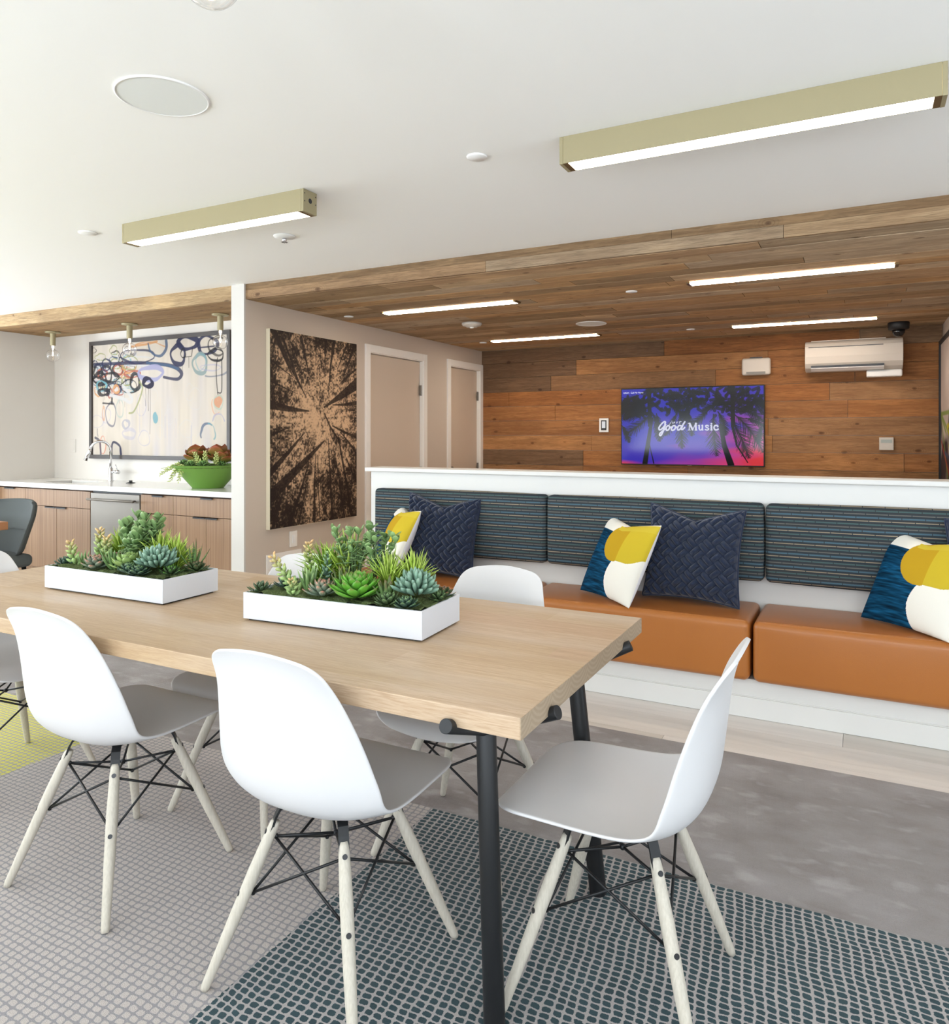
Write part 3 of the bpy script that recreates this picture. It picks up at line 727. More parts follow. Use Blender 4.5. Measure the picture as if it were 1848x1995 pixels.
def beads(p, d, L, c0, c1, rad=.012):
    g = G(); p = Vector(p); d = Vector(d).normalized(); s = d.orthogonal().normalized(); t = d.cross(s)
    n = int(L/.0042)
    for i in range(n):
        f = i/n; a = i*2.39996; r = rad*(1-.45*f); q = p+d*(L*f)+Vector((0, 0, -.3*L*f*f*(0 if d.z > .5 else 1)))
        o = (s*math.cos(a)+t*math.sin(a)); cc = jit(c0)*(1-f**3)+jit(c1)*f**3
        dd = (o*.8+d*.75); leaf(g, q+o*r*.25, dd, r*1.45, r*.85, r*.8, cc, cc*1.1, 0, d, 5, 6, .5, .3)
    g.tube([p, p+d*L*.95], [.004, .002], 6, np.array(c0)*.6)
    return g
def fingers(p, Rr, n, c0, c1):
    g = G()
    for i in range(n):
        f = i/n; a = i*2.39996; el = 1.45-1.15*f**.7
        d = (math.cos(a)*math.cos(el), math.sin(a)*math.cos(el), math.sin(el)); L = Rr*random.uniform(.55, .8)
        b = Vector((p[0], p[1], p[2]+.25*Rr))+Vector(d)*Rr*.28
        leaf(g, b, d, L, .0145, .0165, jit(c0), jit(c1), random.uniform(.0, .3), None, 7, 6, .78, .15)
    return g
def haworthia(p, H, n, c0, c1, W=.016):
    g = G()
    for i in range(n):
        a = i*2.39996; el = .75+.6*(1-i/n); d = (math.cos(a)*math.cos(el), math.sin(a)*math.cos(el), math.sin(el))
        leaf(g, p, d, H*random.uniform(.75, 1.05), W, W*.55, jit(c0), jit(c1), .12, None, 8, 6, .25, .3)
    return g
GR = dict(dark=srgb(64, 84, 52), jade=srgb(116, 146, 92), jadet=srgb(166, 190, 130), lime=srgb(150, 180, 62), limet=srgb(196, 214, 116), green=srgb(98, 162, 54), greent=srgb(120, 110, 70), blue=srgb(110, 142, 122), bluet=srgb(146, 174, 156),
          grey=srgb(112, 128, 108), pink=srgb(190, 122, 104), bead=srgb(150, 178, 112), beadt=srgb(224, 178, 130), haw=srgb(94, 124, 72), hawt=srgb(110, 84, 60), grass=srgb(112, 150, 48), pale=srgb(150, 176, 104), deep=srgb(58, 82, 68))
def planter(x, y, rz, lb, items, L=.622, D=.244, Hh=.086):
    t = thing('succulent_planter', (x, y, TZ), R(rz), lb, 'planter', 'succulent planters on the dining table')
    g = G(); w_ = .006; z0 = .006
    o8 = [(-L/2, -D/2), (L/2, -D/2), (L/2, D/2), (-L/2, D/2)]; i8 = [(-L/2+w_, -D/2+w_), (L/2-w_, -D/2+w_), (L/2-w_, D/2-w_), (-L/2+w_, D/2-w_)]
    V = [(x_, y_, z0) for x_, y_ in o8]+[(x_, y_, Hh) for x_, y_ in o8]+[(x_, y_, Hh) for x_, y_ in i8]+[(x_, y_, z0+.008) for x_, y_ in i8]
    g.add(V, [(3, 2, 1, 0), (12, 13, 14, 15)]+[(a_+k, a_+(k+1) % 4, b_+(k+1) % 4, b_+k) for a_, b_ in ((0, 4), (4, 8), (8, 12)) for k in range(4)])
    g.build('planter_box', M['planter'], t, off=L0, bevel=.0005, seg=1)
    G().box(-L/2+.012, -D/2+.012, 0, L/2-.012, D/2-.012, z0).build('foot', M['blackflat'], t, off=L0)
    n, m_ = 90, 40; V = []
    hz = vnoise(m_, n, 9, 22, 4)+.6*vnoise(m_, n, 19, 44, 6)
    for j in range(m_):
        for i in range(n): V.append((-L/2+w_+(L-2*w_)*i/(n-1), -D/2+w_+(D-2*w_)*j/(m_-1), Hh-.014+.014*hz[j, i]))
    G().add(V, [tuple(q[::-1]) for q in grid_faces(m_, n)]).build('moss', M['moss'], t, off=L0, smooth=True)
    for nm, fn, args in items: fn(*args).build(nm, M['plant'], t, off=L0, smooth=True, cols=True)
    return t
Zp = .078
A_ = [('small_rosette', rosette, ((-.285, -.07, Zp), .04, 26, GR['dark'], GR['grey'])),
      ('small_rosette', rosette, ((-.24, .0, Zp+.005), .045, 26, GR['deep'], GR['blue'])),
      ('bead_stem', beads, ((-.185, -.02, Zp), (-.62, .05, .62), .15, GR['bead'], GR['beadt'], .021)),
      ('bead_stem', beads, ((-.175, .035, Zp), (-.05, 0, 1), .15, GR['bead'], GR['beadt'], .022)),
      ('bead_stem', beads, ((-.155, -.08, Zp), (.0, -.1, 1), .055, GR['bead'], GR['beadt'], .018)),
      ('bead_stem', beads, ((-.11, .02, Zp), (.1, 0, 1), .13, GR['blue'], GR['bead'], .018)),
      ('grassy_succulent', spiky, ((-.13, .06, Zp), .165, 130, GR['grass'], GR['lime'])),
      ('grassy_succulent', spiky, ((-.065, .08, Zp), .20, 150, GR['lime'], GR['limet'])),
      ('haworthia', haworthia, ((-.115, -.05, Zp), .105, 12, GR['haw'], GR['jadet'])),
      ('pink_tipped_rosette', rosette, ((-.055, -.065, Zp+.01), .055, 34, GR['grey'], GR['pink'], .42, .9, .2)),
      ('jade_plant', jade, ((-.02, .045, Zp), .20, 13, GR['jade'], GR['jadet'])),
      ('jade_plant', jade, ((.055, .06, Zp), .175, 9, GR['jade'], GR['jadet'])),
      ('haworthia', haworthia, ((-.01, -.03, Zp), .10, 12, GR['haw'], GR['hawt'], .012)),
      ('large_green_rosette', rosette, ((.063, -.062, Zp+.012), .090, 52, GR['green'], GR['greent'], .42, .80, .10, 0, .62, .14)),
      ('grassy_succulent', spiky, ((.11, .045, Zp), .155, 140, GR['lime'], GR['limet'])),
      ('grassy_succulent', spiky, ((.185, .06, Zp), .155, 140, GR['lime'], GR['limet'])),
      ('haworthia', haworthia, ((.155, -.045, Zp), .085, 13, GR['haw'], GR['hawt'], .02)),
      ('finger_succulent', fingers, ((.235, -.01, Zp), .085, 60, GR['blue'], GR['bluet'])),
      ('small_rosette', rosette, ((.185, -.09, Zp+.008), .042, 30, GR['dark'], GR['jade'], .5)),
      ('small_rosette', rosette, ((.245, -.092, Zp+.006), .038, 30, GR['deep'], GR['jade'], .55)),
      ('small_rosette', rosette, ((.285, .03, Zp+.004), .036, 24, GR['dark'], GR['jade'], .5)),
      ('small_rosette', rosette, ((.275, .085, Zp+.004), .038, 24, GR['dark'], GR['pink'], .5)),
      ('small_rosette', rosette, ((-.2, .09, Zp+.004), .05, 24, GR['deep'], GR['blue'], .4))]
planter(-1.384, 1.834, 3.7, 'white planter of succulents nearer the right end of the table', A_)
random.seed(21)
B_ = [('small_rosette', rosette, ((-.28, -.06, Zp), .042, 26, GR['deep'], GR['grey'])),
      ('bead_stem', beads, ((-.235, -.05, Zp), (-.35, 0, .9), .10, GR['bead'], GR['beadt'], .022)),
      ('bead_stem', beads, ((-.185, .02, Zp), (-.08, 0, 1), .135, GR['bead'], GR['beadt'], .024)),
      ('bead_stem', beads, ((-.13, .0, Zp), (.02, 0, 1), .115, GR['bead'], GR['beadt'], .022)),
      ('haworthia', haworthia, ((-.16, -.07, Zp), .07, 12, GR['haw'], GR['jadet'], .011)),
      ('grassy_succulent', spiky, ((-.13, .07, Zp), .155, 130, GR['lime'], GR['limet'])),
      ('pink_tipped_rosette', rosette, ((-.085, -.075, Zp+.01), .055, 32, GR['grey'], GR['pink'], .5, .9, .2)),
      ('pink_tipped_rosette', rosette, ((-.05, -.02, Zp+.02), .05, 32, GR['grey'], GR['pink'], .5, .9, .2)),
      ('broad_leaf_succulent', jade, ((-.05, .05, Zp), .14, 12, GR['jade'], GR['jadet'], .042)),
      ('jade_plant', jade, ((.035, .06, Zp), .185, 14, GR['jade'], GR['jadet'], .034)),
      ('broad_leaf_succulent', jade, ((.03, .0, Zp), .11, 8, GR['haw'], GR['jadet'], .045)),
      ('haworthia', haworthia, ((-.01, -.06, Zp), .095, 16, GR['haw'], GR['jade'], .017)),
      ('pale_green_rosette', rosette, ((.065, -.06, Zp+.015), .072, 30, GR['pale'], GR['dark'], .52, .85, .12, 0, .65, .1)),
      ('grassy_succulent', spiky, ((.11, .045, Zp), .16, 150, GR['lime'], GR['limet'])),
      ('grassy_succulent', spiky, ((.18, .05, Zp), .14, 140, GR['lime'], GR['limet'])),
      ('haworthia', haworthia, ((.245, .07, Zp), .12, 9, GR['haw'], GR['hawt'], .012)),
      ('finger_succulent', fingers, ((.185, -.03, Zp), .088, 66, GR['blue'], GR['bluet'])),
      ('small_rosette', rosette, ((.115, -.095, Zp+.01), .045, 28, GR['deep'], GR['jade'], .6)),
      ('small_rosette', rosette, ((.165, -.098, Zp+.01), .04, 30, GR['deep'], GR['jade'], .6)),
      ('small_rosette', rosette, ((.245, -.03, Zp+.004), .04, 26, GR['dark'], GR['green'], .4)),
      ('small_rosette', rosette, ((.28, .05, Zp+.006), .045, 26, GR['dark'], GR['hawt'], .5))]
planter(-2.378, 1.825, .9, 'white planter of succulents at the left half of the table', B_)

# ------------------------------------------------------------------ kitchenette
CZ = .945
cf_ = M['walnut']; KF = 3.965
def cab(x0, x1, lb, fronts):
    t = thing('base_cabinet', ((x0+x1)/2, 4.2, 0), 0, lb, 'cabinet', 'walnut base cabinets of the kitchenette')
    G().box(x0, KF+.022, .10, x1, 4.505, .899).box(x0, KF+.07, 0, x1, 4.5, .10).build('body', M['reveal'], t)
    G().box(x0, KF+.012, .10, x1, KF+.0215, .205).build('plinth', cf_, t)
    for nm, a, b, z0, z1, ha, hb in fronts:
        f = G().box(a+.0018, KF, z0+.002, b-.0018, KF+.0215, z1-.002).build(nm, cf_, t, bevel=.001)
        if ha is not None:
            G().box(ha, KF-.016, z1-.0035, hb, KF+.004, z1-.0015).box(ha, KF-.016, z1-.013, hb, KF-.014, z1-.0015).build('edge_pull', M['black'], f)
SP, TOPZ, BT = .747, .893, .208
cab(-5.046, -3.945, 'walnut base cabinet under the green bowl, beside the white partition', [
    ('drawer', -5.046, -4.678, SP, TOPZ, -4.90, -4.78), ('drawer', -4.678, -3.945, SP, TOPZ, -4.37, -4.25),
    ('door', -5.046, -4.678, BT, SP, -5.04, -4.92), ('door', -4.678, -4.326, BT, SP, -4.45, -4.33), ('door', -4.326, -3.945, BT, SP, -4.32, -4.20)])
cab(-6.553, -5.662, 'walnut sink cabinet left of the dishwasher', [
    ('false_front', -6.553, -5.662, SP, TOPZ, None, None), ('door', -6.553, -6.107, BT, SP, -6.25, -6.11), ('door', -6.107, -5.662, BT, SP, -6.10, -5.97)])
cab(-6.975, -6.553, 'narrow walnut drawer cabinet in the corner behind the grey chair', [
    ('drawer', -6.975, -6.553, SP, TOPZ, -6.84, -6.70), ('drawer', -6.975, -6.553, .475, SP, -6.84, -6.70), ('drawer', -6.975, -6.553, BT, .475, None, None)])
dw = thing('dishwasher', (-5.354, 4.2, 0), 0, 'stainless steel dishwasher with a bar handle under the counter', 'dishwasher')
G().box(-5.655, KF+.02, .10, -5.053, 4.5, .898).build('body', M['blackflat'], dw)
G().box(-5.653, KF-.004, .20, -5.055, KF+.0195, .885).build('door', M['steel'], dw, bevel=.004)
h = G().tube([(-5.635, KF-.048, .835), (-5.073, KF-.048, .835)], .0095, 14)
for x in (-5.60, -5.108): h.cyl((x, KF-.048, .835), (x, KF-.004, .835), .007, n=12)
h.build('bar_handle', M['steel'], dw, smooth=True)
G().box(-5.653, KF+.004, .12, -5.055, KF+.0195, .198).build('toe_panel', M['steel'], dw)
# worktop with a sink cut-out
SX0, SX1, SY0, SY1 = -6.46, -5.98, 4.06, 4.34
wt_ = thing('worktop', (-5.46, 4.2, .905), 0, 'continuous white quartz worktop over the walnut cabinets', 'worktop')
g = G().box(KX+.001, 3.935, .9055, SX0, KY-.001, CZ).box(SX1, 3.935, .9055, XL-.123, KY-.001, CZ).box(SX0, 3.935, .9055, SX1, SY0, CZ).box(SX0, SY1, .9055, SX1, KY-.001, CZ)
g.build('quartz_slab', M['quartz'], wt_)
s_ = thing('sink', (-6.22, 4.2, .76), 0, 'undermounted stainless steel sink in the white worktop', 'sink')
g = G().box(SX0-.01, SY0-.01, .75, SX1+.01, SY1+.01, .756).box(SX0-.01, SY0-.01, .75, SX0, SY1+.01, .9052).box(SX1, SY0-.01, .75, SX1+.01, SY1+.01, .9052).box(SX0, SY0-.01, .75, SX1, SY0, .9052).box(SX0, SY1, .75, SX1, SY1+.01, .9052)
g.build('basin', M['steel'], s_); G().cyl((-6.22, 4.2, .756), (-6.22, 4.2, .759), .04, n=24).build('drain', M['chrome'], s_)
# faucet
fx_, fy_ = -6.01, 4.41
f = thing('faucet', (fx_, fy_, CZ), 0, 'tall chrome gooseneck faucet with side lever behind the sink', 'faucet')
G().lathe([(.024, CZ), (.024, CZ+.006), (.020, CZ+.01), (.020, CZ+.115), (.0125, CZ+.12)], fx_, fy_, 24).build('body', M['chrome'], f, smooth=True)
pts = [(fx_, fy_, CZ+.11), (fx_, fy_, CZ+.27)]
for k in range(0, 11):
    a = math.pi*k/10*.92; pts.append((fx_-(1-math.cos(a))*.085*.45, fy_-(1-math.cos(a))*.085*.88, CZ+.27+math.sin(a)*.092))
G().tube(pts, .0115, 14).build('gooseneck', M['chrome'], f, smooth=True)
e = Vector(pts[-1]); d = (Vector(pts[-1])-Vector(pts[-2])).normalized()
G().tube([e, e+d*.02, e+d*.11], [.0125, .0155, .0165], 14).build('spray_head', M['chrome'], f, smooth=True)
G().cyl((fx_, fy_, CZ+.085), (fx_+.085, fy_, CZ+.085), .0125, n=16).cyl((fx_+.078, fy_, CZ+.085), (fx_+.105, fy_, CZ+.085), .018, n=16).tube([(fx_+.092, fy_, CZ+.095), (fx_+.075, fy_-.01, CZ+.15)], [.006, .0045], 10).build('lever', M['chrome'], f, smooth=True)
t = thing('sink_stopper', (-5.60, 4.30, CZ), 0, 'small black sink stopper lying on the white worktop', 'stopper')
G().lathe([(.038, CZ), (.038, CZ+.004), (.016, CZ+.009), (.014, CZ+.011), (.014, CZ+.024)], -5.60, 4.30, 24).build('rubber_disc', M['blackflat'], t)
# green bowl of succulents
bx_, by_ = -4.575, 4.215
b = thing('succulent_bowl', (bx_, by_, CZ), 0, 'green conical bowl of red and pale succulents on the worktop', 'bowl')
G().lathe([(.0, CZ+.001), (.118, CZ+.001), (.122, CZ+.006), (.272, CZ+.183), (.266, CZ+.183), (.20, CZ+.11), (.0, CZ+.105)], bx_, by_, 64).build('bowl', M['greenpot'], b, smooth=False)
bo = [o for o in b.children][0]; bo.data.polygons.foreach_set('use_smooth', [True]*len(bo.data.polygons)); bm = bo.modifiers.new('es', 'EDGE_SPLIT'); bm.split_angle = R(40)
G().lathe([(.0, CZ+.185), (.12, CZ+.18), (.258, CZ+.165), (.24, CZ+.15)], bx_, by_, 40).build('moss', M['moss'], b, smooth=True)
random.seed(5)
RED, REDT = srgb(118, 120, 52), srgb(146, 60, 42)
Zb = CZ+.175
for (dx, dy, rr, n) in ((-.06, -.05, .15, 9), (.10, .02, .15, 9), (-.14, .05, .10, 7), (.19, -.03, .11, 7)):
    g = G()
    for i in range(n):
        a = i*2.4+.3; el = .30+.85*(1-i/n)**1.2; dd = (math.cos(a)*math.cos(el), math.sin(a)*math.cos(el), math.sin(el))
        leaf(g, (bx_+dx, by_+dy, Zb+.02), dd, rr*random.uniform(.85, 1.1), rr*.95, .010, jit(RED), jit(REDT), .12, None, 9, 8, .62, .5)
    g.build('red_leaf_rosette', M['plant'], b, smooth=True, cols=True)
for (dx, dy, dd, L) in ((-.14, -.14, (-.5, -.5, -.15), .16), (-.09, -.19, (-.1, -.5, -.5), .13), (-.04, -.20, (.15, -.5, -.6), .12), (-.11, -.10, (.9, -.3, .35), .16), (.10, -.12, (.2, -.2, 1), .11), (.06, -.13, (-.4, -.2, .9), .11), (.19, -.1, (.3, -.2, 1), .10)):
    beads((bx_+dx, by_+dy, Zb+.012), dd, L, srgb(190, 202, 128), srgb(206, 214, 150), .021).build('bead_stem', M['plant'], b, smooth=True, cols=True)
for (dx, dy, rr) in ((-.205, -.06, .055), (.0, -.17, .05), (.13, -.17, .055), (.21, -.06, .05), (-.18, .06, .05)):
    rosette((bx_+dx, by_+dy, Zb+.002), rr, 30, GR['haw'], GR['green'], .34).build('small_rosette', M['plant'], b, smooth=True, cols=True)

# ------------------------------------------------------------------ pictures
def stroke(img, pts, r, c, al=1.0, seed=None):
    """soft brush line on an array; pts in (col,row) pixels"""
    if 4 <= len(pts) <= 12:      # draw through the points as one smooth curve
        P_ = np.array(pts, float); R0 = np.array(r if hasattr(r, '__len__') else [r]*len(pts), float); tt = np.linspace(0, len(pts)-1, len(pts)*5)
        pts = [tuple(cr(P_, q)) for q in tt]; r = list(np.interp(tt, np.arange(len(R0)), R0))
    H, W = img.shape[:2]; c = np.array(c); rr = r if hasattr(r, '__len__') else [r]*len(pts)
    mask = np.zeros((H, W))
    for (a, b, r0, r1) in zip(pts[:-1], pts[1:], rr[:-1], rr[1:]):
        R_ = max(r0, r1)+1.5
        x0, x1 = int(max(0, min(a[0], b[0])-R_)), int(min(W, max(a[0], b[0])+R_+1)); y0, y1 = int(max(0, min(a[1], b[1])-R_)), int(min(H, max(a[1], b[1])+R_+1))
        if x0 >= x1 or y0 >= y1: continue
        xx, yy = np.meshgrid(np.arange(x0, x1), np.arange(y0, y1)); dx, dy = b[0]-a[0], b[1]-a[1]; L = dx*dx+dy*dy+1e-9
        t = np.clip(((xx-a[0])*dx+(yy-a[1])*dy)/L, 0, 1); d = np.hypot(xx-a[0]-t*dx, yy-a[1]-t*dy)
        k = np.clip(r0+(r1-r0)*t-d+.5, 0, 1); mask[y0:y1, x0:x1] = np.maximum(mask[y0:y1, x0:x1], k)
    mk = (mask*al)[..., None]; img[:] = img*(1-mk)+c*mk
def picture(name, img, mat, parent, org, ux, uz):
    """img rows run down; org = top-left corner, ux = width vector, uz = height vector (down)"""
    H, W = img.shape[:2]; a = np.linspace(0, 1, W); b = np.linspace(0, 1, H)
    B, A = np.meshgrid(b, a, indexing='ij'); V = np.array(org)+A[..., None]*np.array(ux)+B[..., None]*np.array(uz)
    return G().add(V.reshape(-1, 3), [q[::-1] for q in grid_faces(H, W)], img.reshape(-1, 3)).build(name, mat, parent, cols=True)
# abstract painting
H, W = 262, 430
img = np.ones((H, W, 3))*np.array(srgb(206, 192, 174))
vs_ = vnoise(H, W, 3, 60, 31)*.6+vnoise(H, W, 6, 14, 32)*.4
img = img*(.88+.2*vs_[..., None]); lav = np.clip((vnoise(H, W, 3, 22, 33)-.45)*1.6, 0, 1)*np.linspace(.1, .6, H)[:, None]
img = img*(1-lav[..., None])+np.array(srgb(184, 180, 200))*lav[..., None]
def pm(x, y):
    u = (x-45)/1755; yt = 215-(x-45)*.09; v = (y-yt)/(1690-yt); return (u*(W-1), v*(H-1))
NV, BK, TL, OR, RU, LV, GY, OL, BL = srgb(34, 38, 78), srgb(28, 26, 32), srgb(86, 158, 172), srgb(206, 138, 62), srgb(176, 78, 50), srgb(150, 148, 190), srgb(196, 192, 190), srgb(146, 152, 84), srgb(58, 88, 124)
def el(cx, cy, rx, ry, r, c, al=.9, a0=0, a1=360, tilt=0, wob=.06):
    ph = random.random()*6; pts = []; rs = []
    for k in range(49):
        a = R(a0+(a1-a0)*k/48); w_ = 1+wob*math.sin(3*a+ph)+wob*.5*math.sin(5*a+ph*2)
        x, y = rx*w_*math.cos(a), ry*w_*math.sin(a); q = R(tilt); pts.append(pm(cx+x*math.cos(q)-y*math.sin(q), cy+x*math.sin(q)+y*math.cos(q))); rs.append(r/6.3*(1+.35*math.sin(2*a+ph)))
    stroke(img, pts, rs, c, al)
def ln_(x0, y0, x1, y1, r, c, al=.9): stroke(img, [pm(x0, y0), pm((x0+x1)/2+random.uniform(-6, 6), (y0+y1)/2), pm(x1, y1)], r/7.6, c, al)
random.seed(3)
for _ in range(26): el(random.uniform(80, 700), random.uniform(250, 900), random.uniform(40, 120), random.uniform(40, 110), random.uniform(4, 9), random.choice([GY, TL, LV, GY]), .6)
for _ in range(14): el(random.uniform(100, 1700), random.uniform(800, 1500), random.uniform(50, 90), random.uniform(80, 150), 6, random.choice([GY, LV, srgb(206, 190, 176)]), .45)
for _ in range(30):
    x = random.uniform(400, 1780); y = random.uniform(900, 1300); ln_(x, y, x, y+random.uniform(150, 400), random.uniform(4, 12), random.choice([LV, GY, srgb(222, 196, 160)]), .28)
for _ in range(46): el(random.uniform(60, 640), random.uniform(260, 860), random.uniform(25, 85), random.uniform(25, 80), random.uniform(5, 12), random.choice([BK, NV, TL, RU, OR, GY, BL, OL, GY, BK]), .85, wob=.12)
for _ in range(16):
    x = random.uniform(70, 640); y = random.uniform(640, 820); ln_(x, y, x, y+random.uniform(80, 300), 3, BK, .6)
for (x, y, rx, ry, r, c) in ((230, 600, 90, 110, 20, BK), (180, 585, 65, 55, 16, RU), (400, 540, 70, 80, 18, BK), (410, 530, 60, 70, 13, RU), (300, 640, 120, 60, 16, BK), (150, 660, 90, 80, 22, BK), (560, 500, 90, 70, 14, OR), (520, 690, 60, 60, 9, OL), (600, 590, 110, 45, 13, RU), (640, 700, 60, 110, 24, BK), (340, 800, 100, 75, 16, NV), (380, 800, 40, 50, 16, OR), (170, 760, 70, 70, 14, TL), (120, 560, 60, 90, 18, BK), (200, 840, 70, 40, 26, BK), (240, 470, 60, 80, 14, NV), (700, 420, 250, 60, 9, GY), (560, 440, 120, 90, 8, OL)):
    el(x, y, rx, ry, r, c, .9)
el(560, 760, 110, 90, 9, BK, .85); el(670, 350, 230, 90, 13, NV, .9); el(760, 380, 150, 90, 6, GY, .6)
stroke(img, [pm(60, 465), pm(300, 455), pm(620, 440), pm(880, 445), pm(1080, 470), pm(1190, 510), pm(1245, 580), pm(1215, 645), pm(1150, 655), pm(1020, 630)], [3.6, 3.6, 4.4, 3.4, 4.4, 5, 5, 4, 3.4, 3], NV, .9)
stroke(img, [pm(800, 440), pm(1080, 472), pm(1200, 520)], 3.2, BL, .9)
el(850, 580, 160, 85, 30, LV, .9, tilt=-4); el(830, 250, 220, 90, 9, OR, .85, 200, 340); stroke(img, [pm(600, 215), pm(780, 190), pm(930, 150)], 2.8, OR, .9)
stroke(img, [pm(1050, 140), pm(1055, 220), pm(1030, 290), pm(975, 345), pm(900, 330), pm(840, 270), pm(815, 180)], [4, 4, 4, 3.4, 2.4, 2.4, 2], BL, .9)
el(810, 705, 58, 55, 30, srgb(30, 26, 60), .98); ln_(780, 760, 782, 1020, 5, BK, .7); ln_(822, 770, 820, 1085, 5, BK, .8); ln_(842, 770, 838, 1400, 5, BK, .6)
el(1200, 330, 88, 128, 26, NV, .95); el(1320, 170, 118, 80, 32, NV, .97); el(1265, 310, 30, 60, 9, BK, .9); ln_(1290, 360, 1365, 350, 7, BK); ln_(1378, 240, 1370, 340, 8, BK); ln_(1335, 360, 1336, 500, 6, BK, .7); ln_(1258, 460, 1260, 560, 4, BK, .6)
el(1560, 200, 112, 120, 24, NV, .95); ln_(1450, 235, 1640, 215, 14, NV, .9); el(1660, 330, 90, 80, 13, BK, .95); el(1680, 210, 110, 120, 14, BK, .8, 60, 300)
el(1470, 450, 86, 130, 22, srgb(128, 150, 148), .9); el(1480, 420, 60, 110, 7, TL, .6); el(1640, 470, 190, 150, 14, BL, .6, 0, 120); el(1600, 500, 120, 40, 8, LV, .5)
stroke(img, [pm(1680, 370), pm(1664, 500), pm(1668, 680), pm(1685, 870)], 1.2, BK, .9); stroke(img, [pm(1728, 400), pm(1730, 700), pm(1722, 830), pm(1680, 830)], 1.3, BK, .9)
el(1685, 950, 26, 60, 34, srgb(210, 138, 88), .9); el(1690, 960, 55, 90, 10, srgb(166, 186, 170), .8); el(1670, 1000, 60, 115, 8, srgb(220, 160, 120), .8, 60, 220); el(1690, 1210, 70, 90, 10, LV, .6, 180, 360)
el(1565, 1370, 85, 120, 16, BL, .8, 150, 300); el(1570, 1370, 85, 120, 10, TL, .7, 270, 400); el(910, 1180, 12, 60, 26, TL, .85)
el(305, 1140, 72, 160, 12, srgb(96, 96, 118), .75); ln_(320, 900, 318, 985, 22, BK, .9); ln_(190, 990, 340, 1000, 15, BK, .85); el(200, 1130, 14, 90, 12, OR, .6); el(430, 1060, 50, 120, 10, srgb(160, 176, 168), .7)
stroke(img, [pm(700, 700), pm(740, 780), pm(690, 960), pm(620, 1100), pm(560, 1120)], 2.2, OL, .8); stroke(img, [pm(470, 750), pm(560, 860), pm(600, 930), pm(570, 975), pm(480, 930), pm(300, 880)], 4, GY, .9)
el(515, 1270, 45, 55, 18, srgb(140, 144, 168), .6); el(560, 1400, 90, 60, 20, LV, .35); stroke(img, [pm(320, 1680), pm(320, 1560), pm(350, 1515), pm(430, 1570), pm(450, 1680)], 2.8, NV, .9); ln_(435, 1600, 440, 1680, 18, NV, .9)
el(190, 1560, 40, 120, 9, srgb(214, 128, 96), .8); stroke(img, [pm(80, 1460), pm(140, 1500), pm(155, 1600), pm(160, 1680)], 3, NV, .8); ln_(110, 1340, 120, 1440, 10, srgb(80, 84, 104), .6)
ap = thing('abstract_painting', (-5.5, KY-.02, 1.7), 0, 'large framed abstract painting of loops and drips above the worktop', 'painting')
px0, px1, pz0, pz1 = -6.395, -4.60, 1.143, 2.232
fw = .036
g = G().box(px0, KY-.045, pz0, px1, KY-.001, pz0+fw).box(px0, KY-.045, pz1-fw, px1, KY-.001, pz1).box(px0, KY-.045, pz0+fw, px0+fw, KY-.001, pz1-fw).box(px1-fw, KY-.045, pz0+fw, px1, KY-.001, pz1-fw)
g.build('frame', plain('dark_bronze_frame', srgb(58, 50, 46), .5), ap, bevel=.001)
lum = img.mean(-1, keepdims=True); img = (img*.78+lum*.22)*.90
picture('canvas', img, M['paint'], ap, (px0+fw, KY-.03, pz1-fw), (px1-px0-2*fw, 0, 0), (0, 0, -(pz1-pz0-2*fw)))
G().box(px0+fw, KY-.029, pz0+fw, px1-fw, KY-.012, pz1-fw).build('stretcher', M['whitep'], ap)
# forest print
H, W = 500, 350
TAN, DK = np.array(srgb(206, 172, 138)), np.array(srgb(34, 24, 20))
yy, xx = np.meshgrid(np.linspace(0, 1, H), np.linspace(0, 1, W), indexing='ij')
cx, cy = .54, .435; dx, dy = (xx-cx), (yy-cy)*1.4; rad = np.hypot(dx, dy); ang = np.arctan2(dy, dx)
n1 = vnoise(H, W, 130, 92, 1)*.42+vnoise(H, W, 40, 30, 2)*.25+vnoise(H, W, 9, 7, 3)*.33+rng.random((H, W))*.22
av = np.interp(ang.ravel(), np.linspace(-math.pi, math.pi, 90), np.tile(np.random.default_rng(9).random(90), 1)).reshape(H, W)
dens = .49+.26*np.clip(rad*1.6, 0, 1)+.18*(av-.5)+.10*(yy > .6)*(yy-.6)*2
mask = 1/(1+np.exp(-(dens-n1)*16))
img = TAN*(1-mask[..., None])+DK*mask[..., None]
random.seed(12)
def fm(x, y):
    u = (x-90)/800; yt = 95+(x-90)*.188; yb = 1955-(x-90)*.144; return (u*(W-1), (y-yt)/(yb-yt)*(H-1))
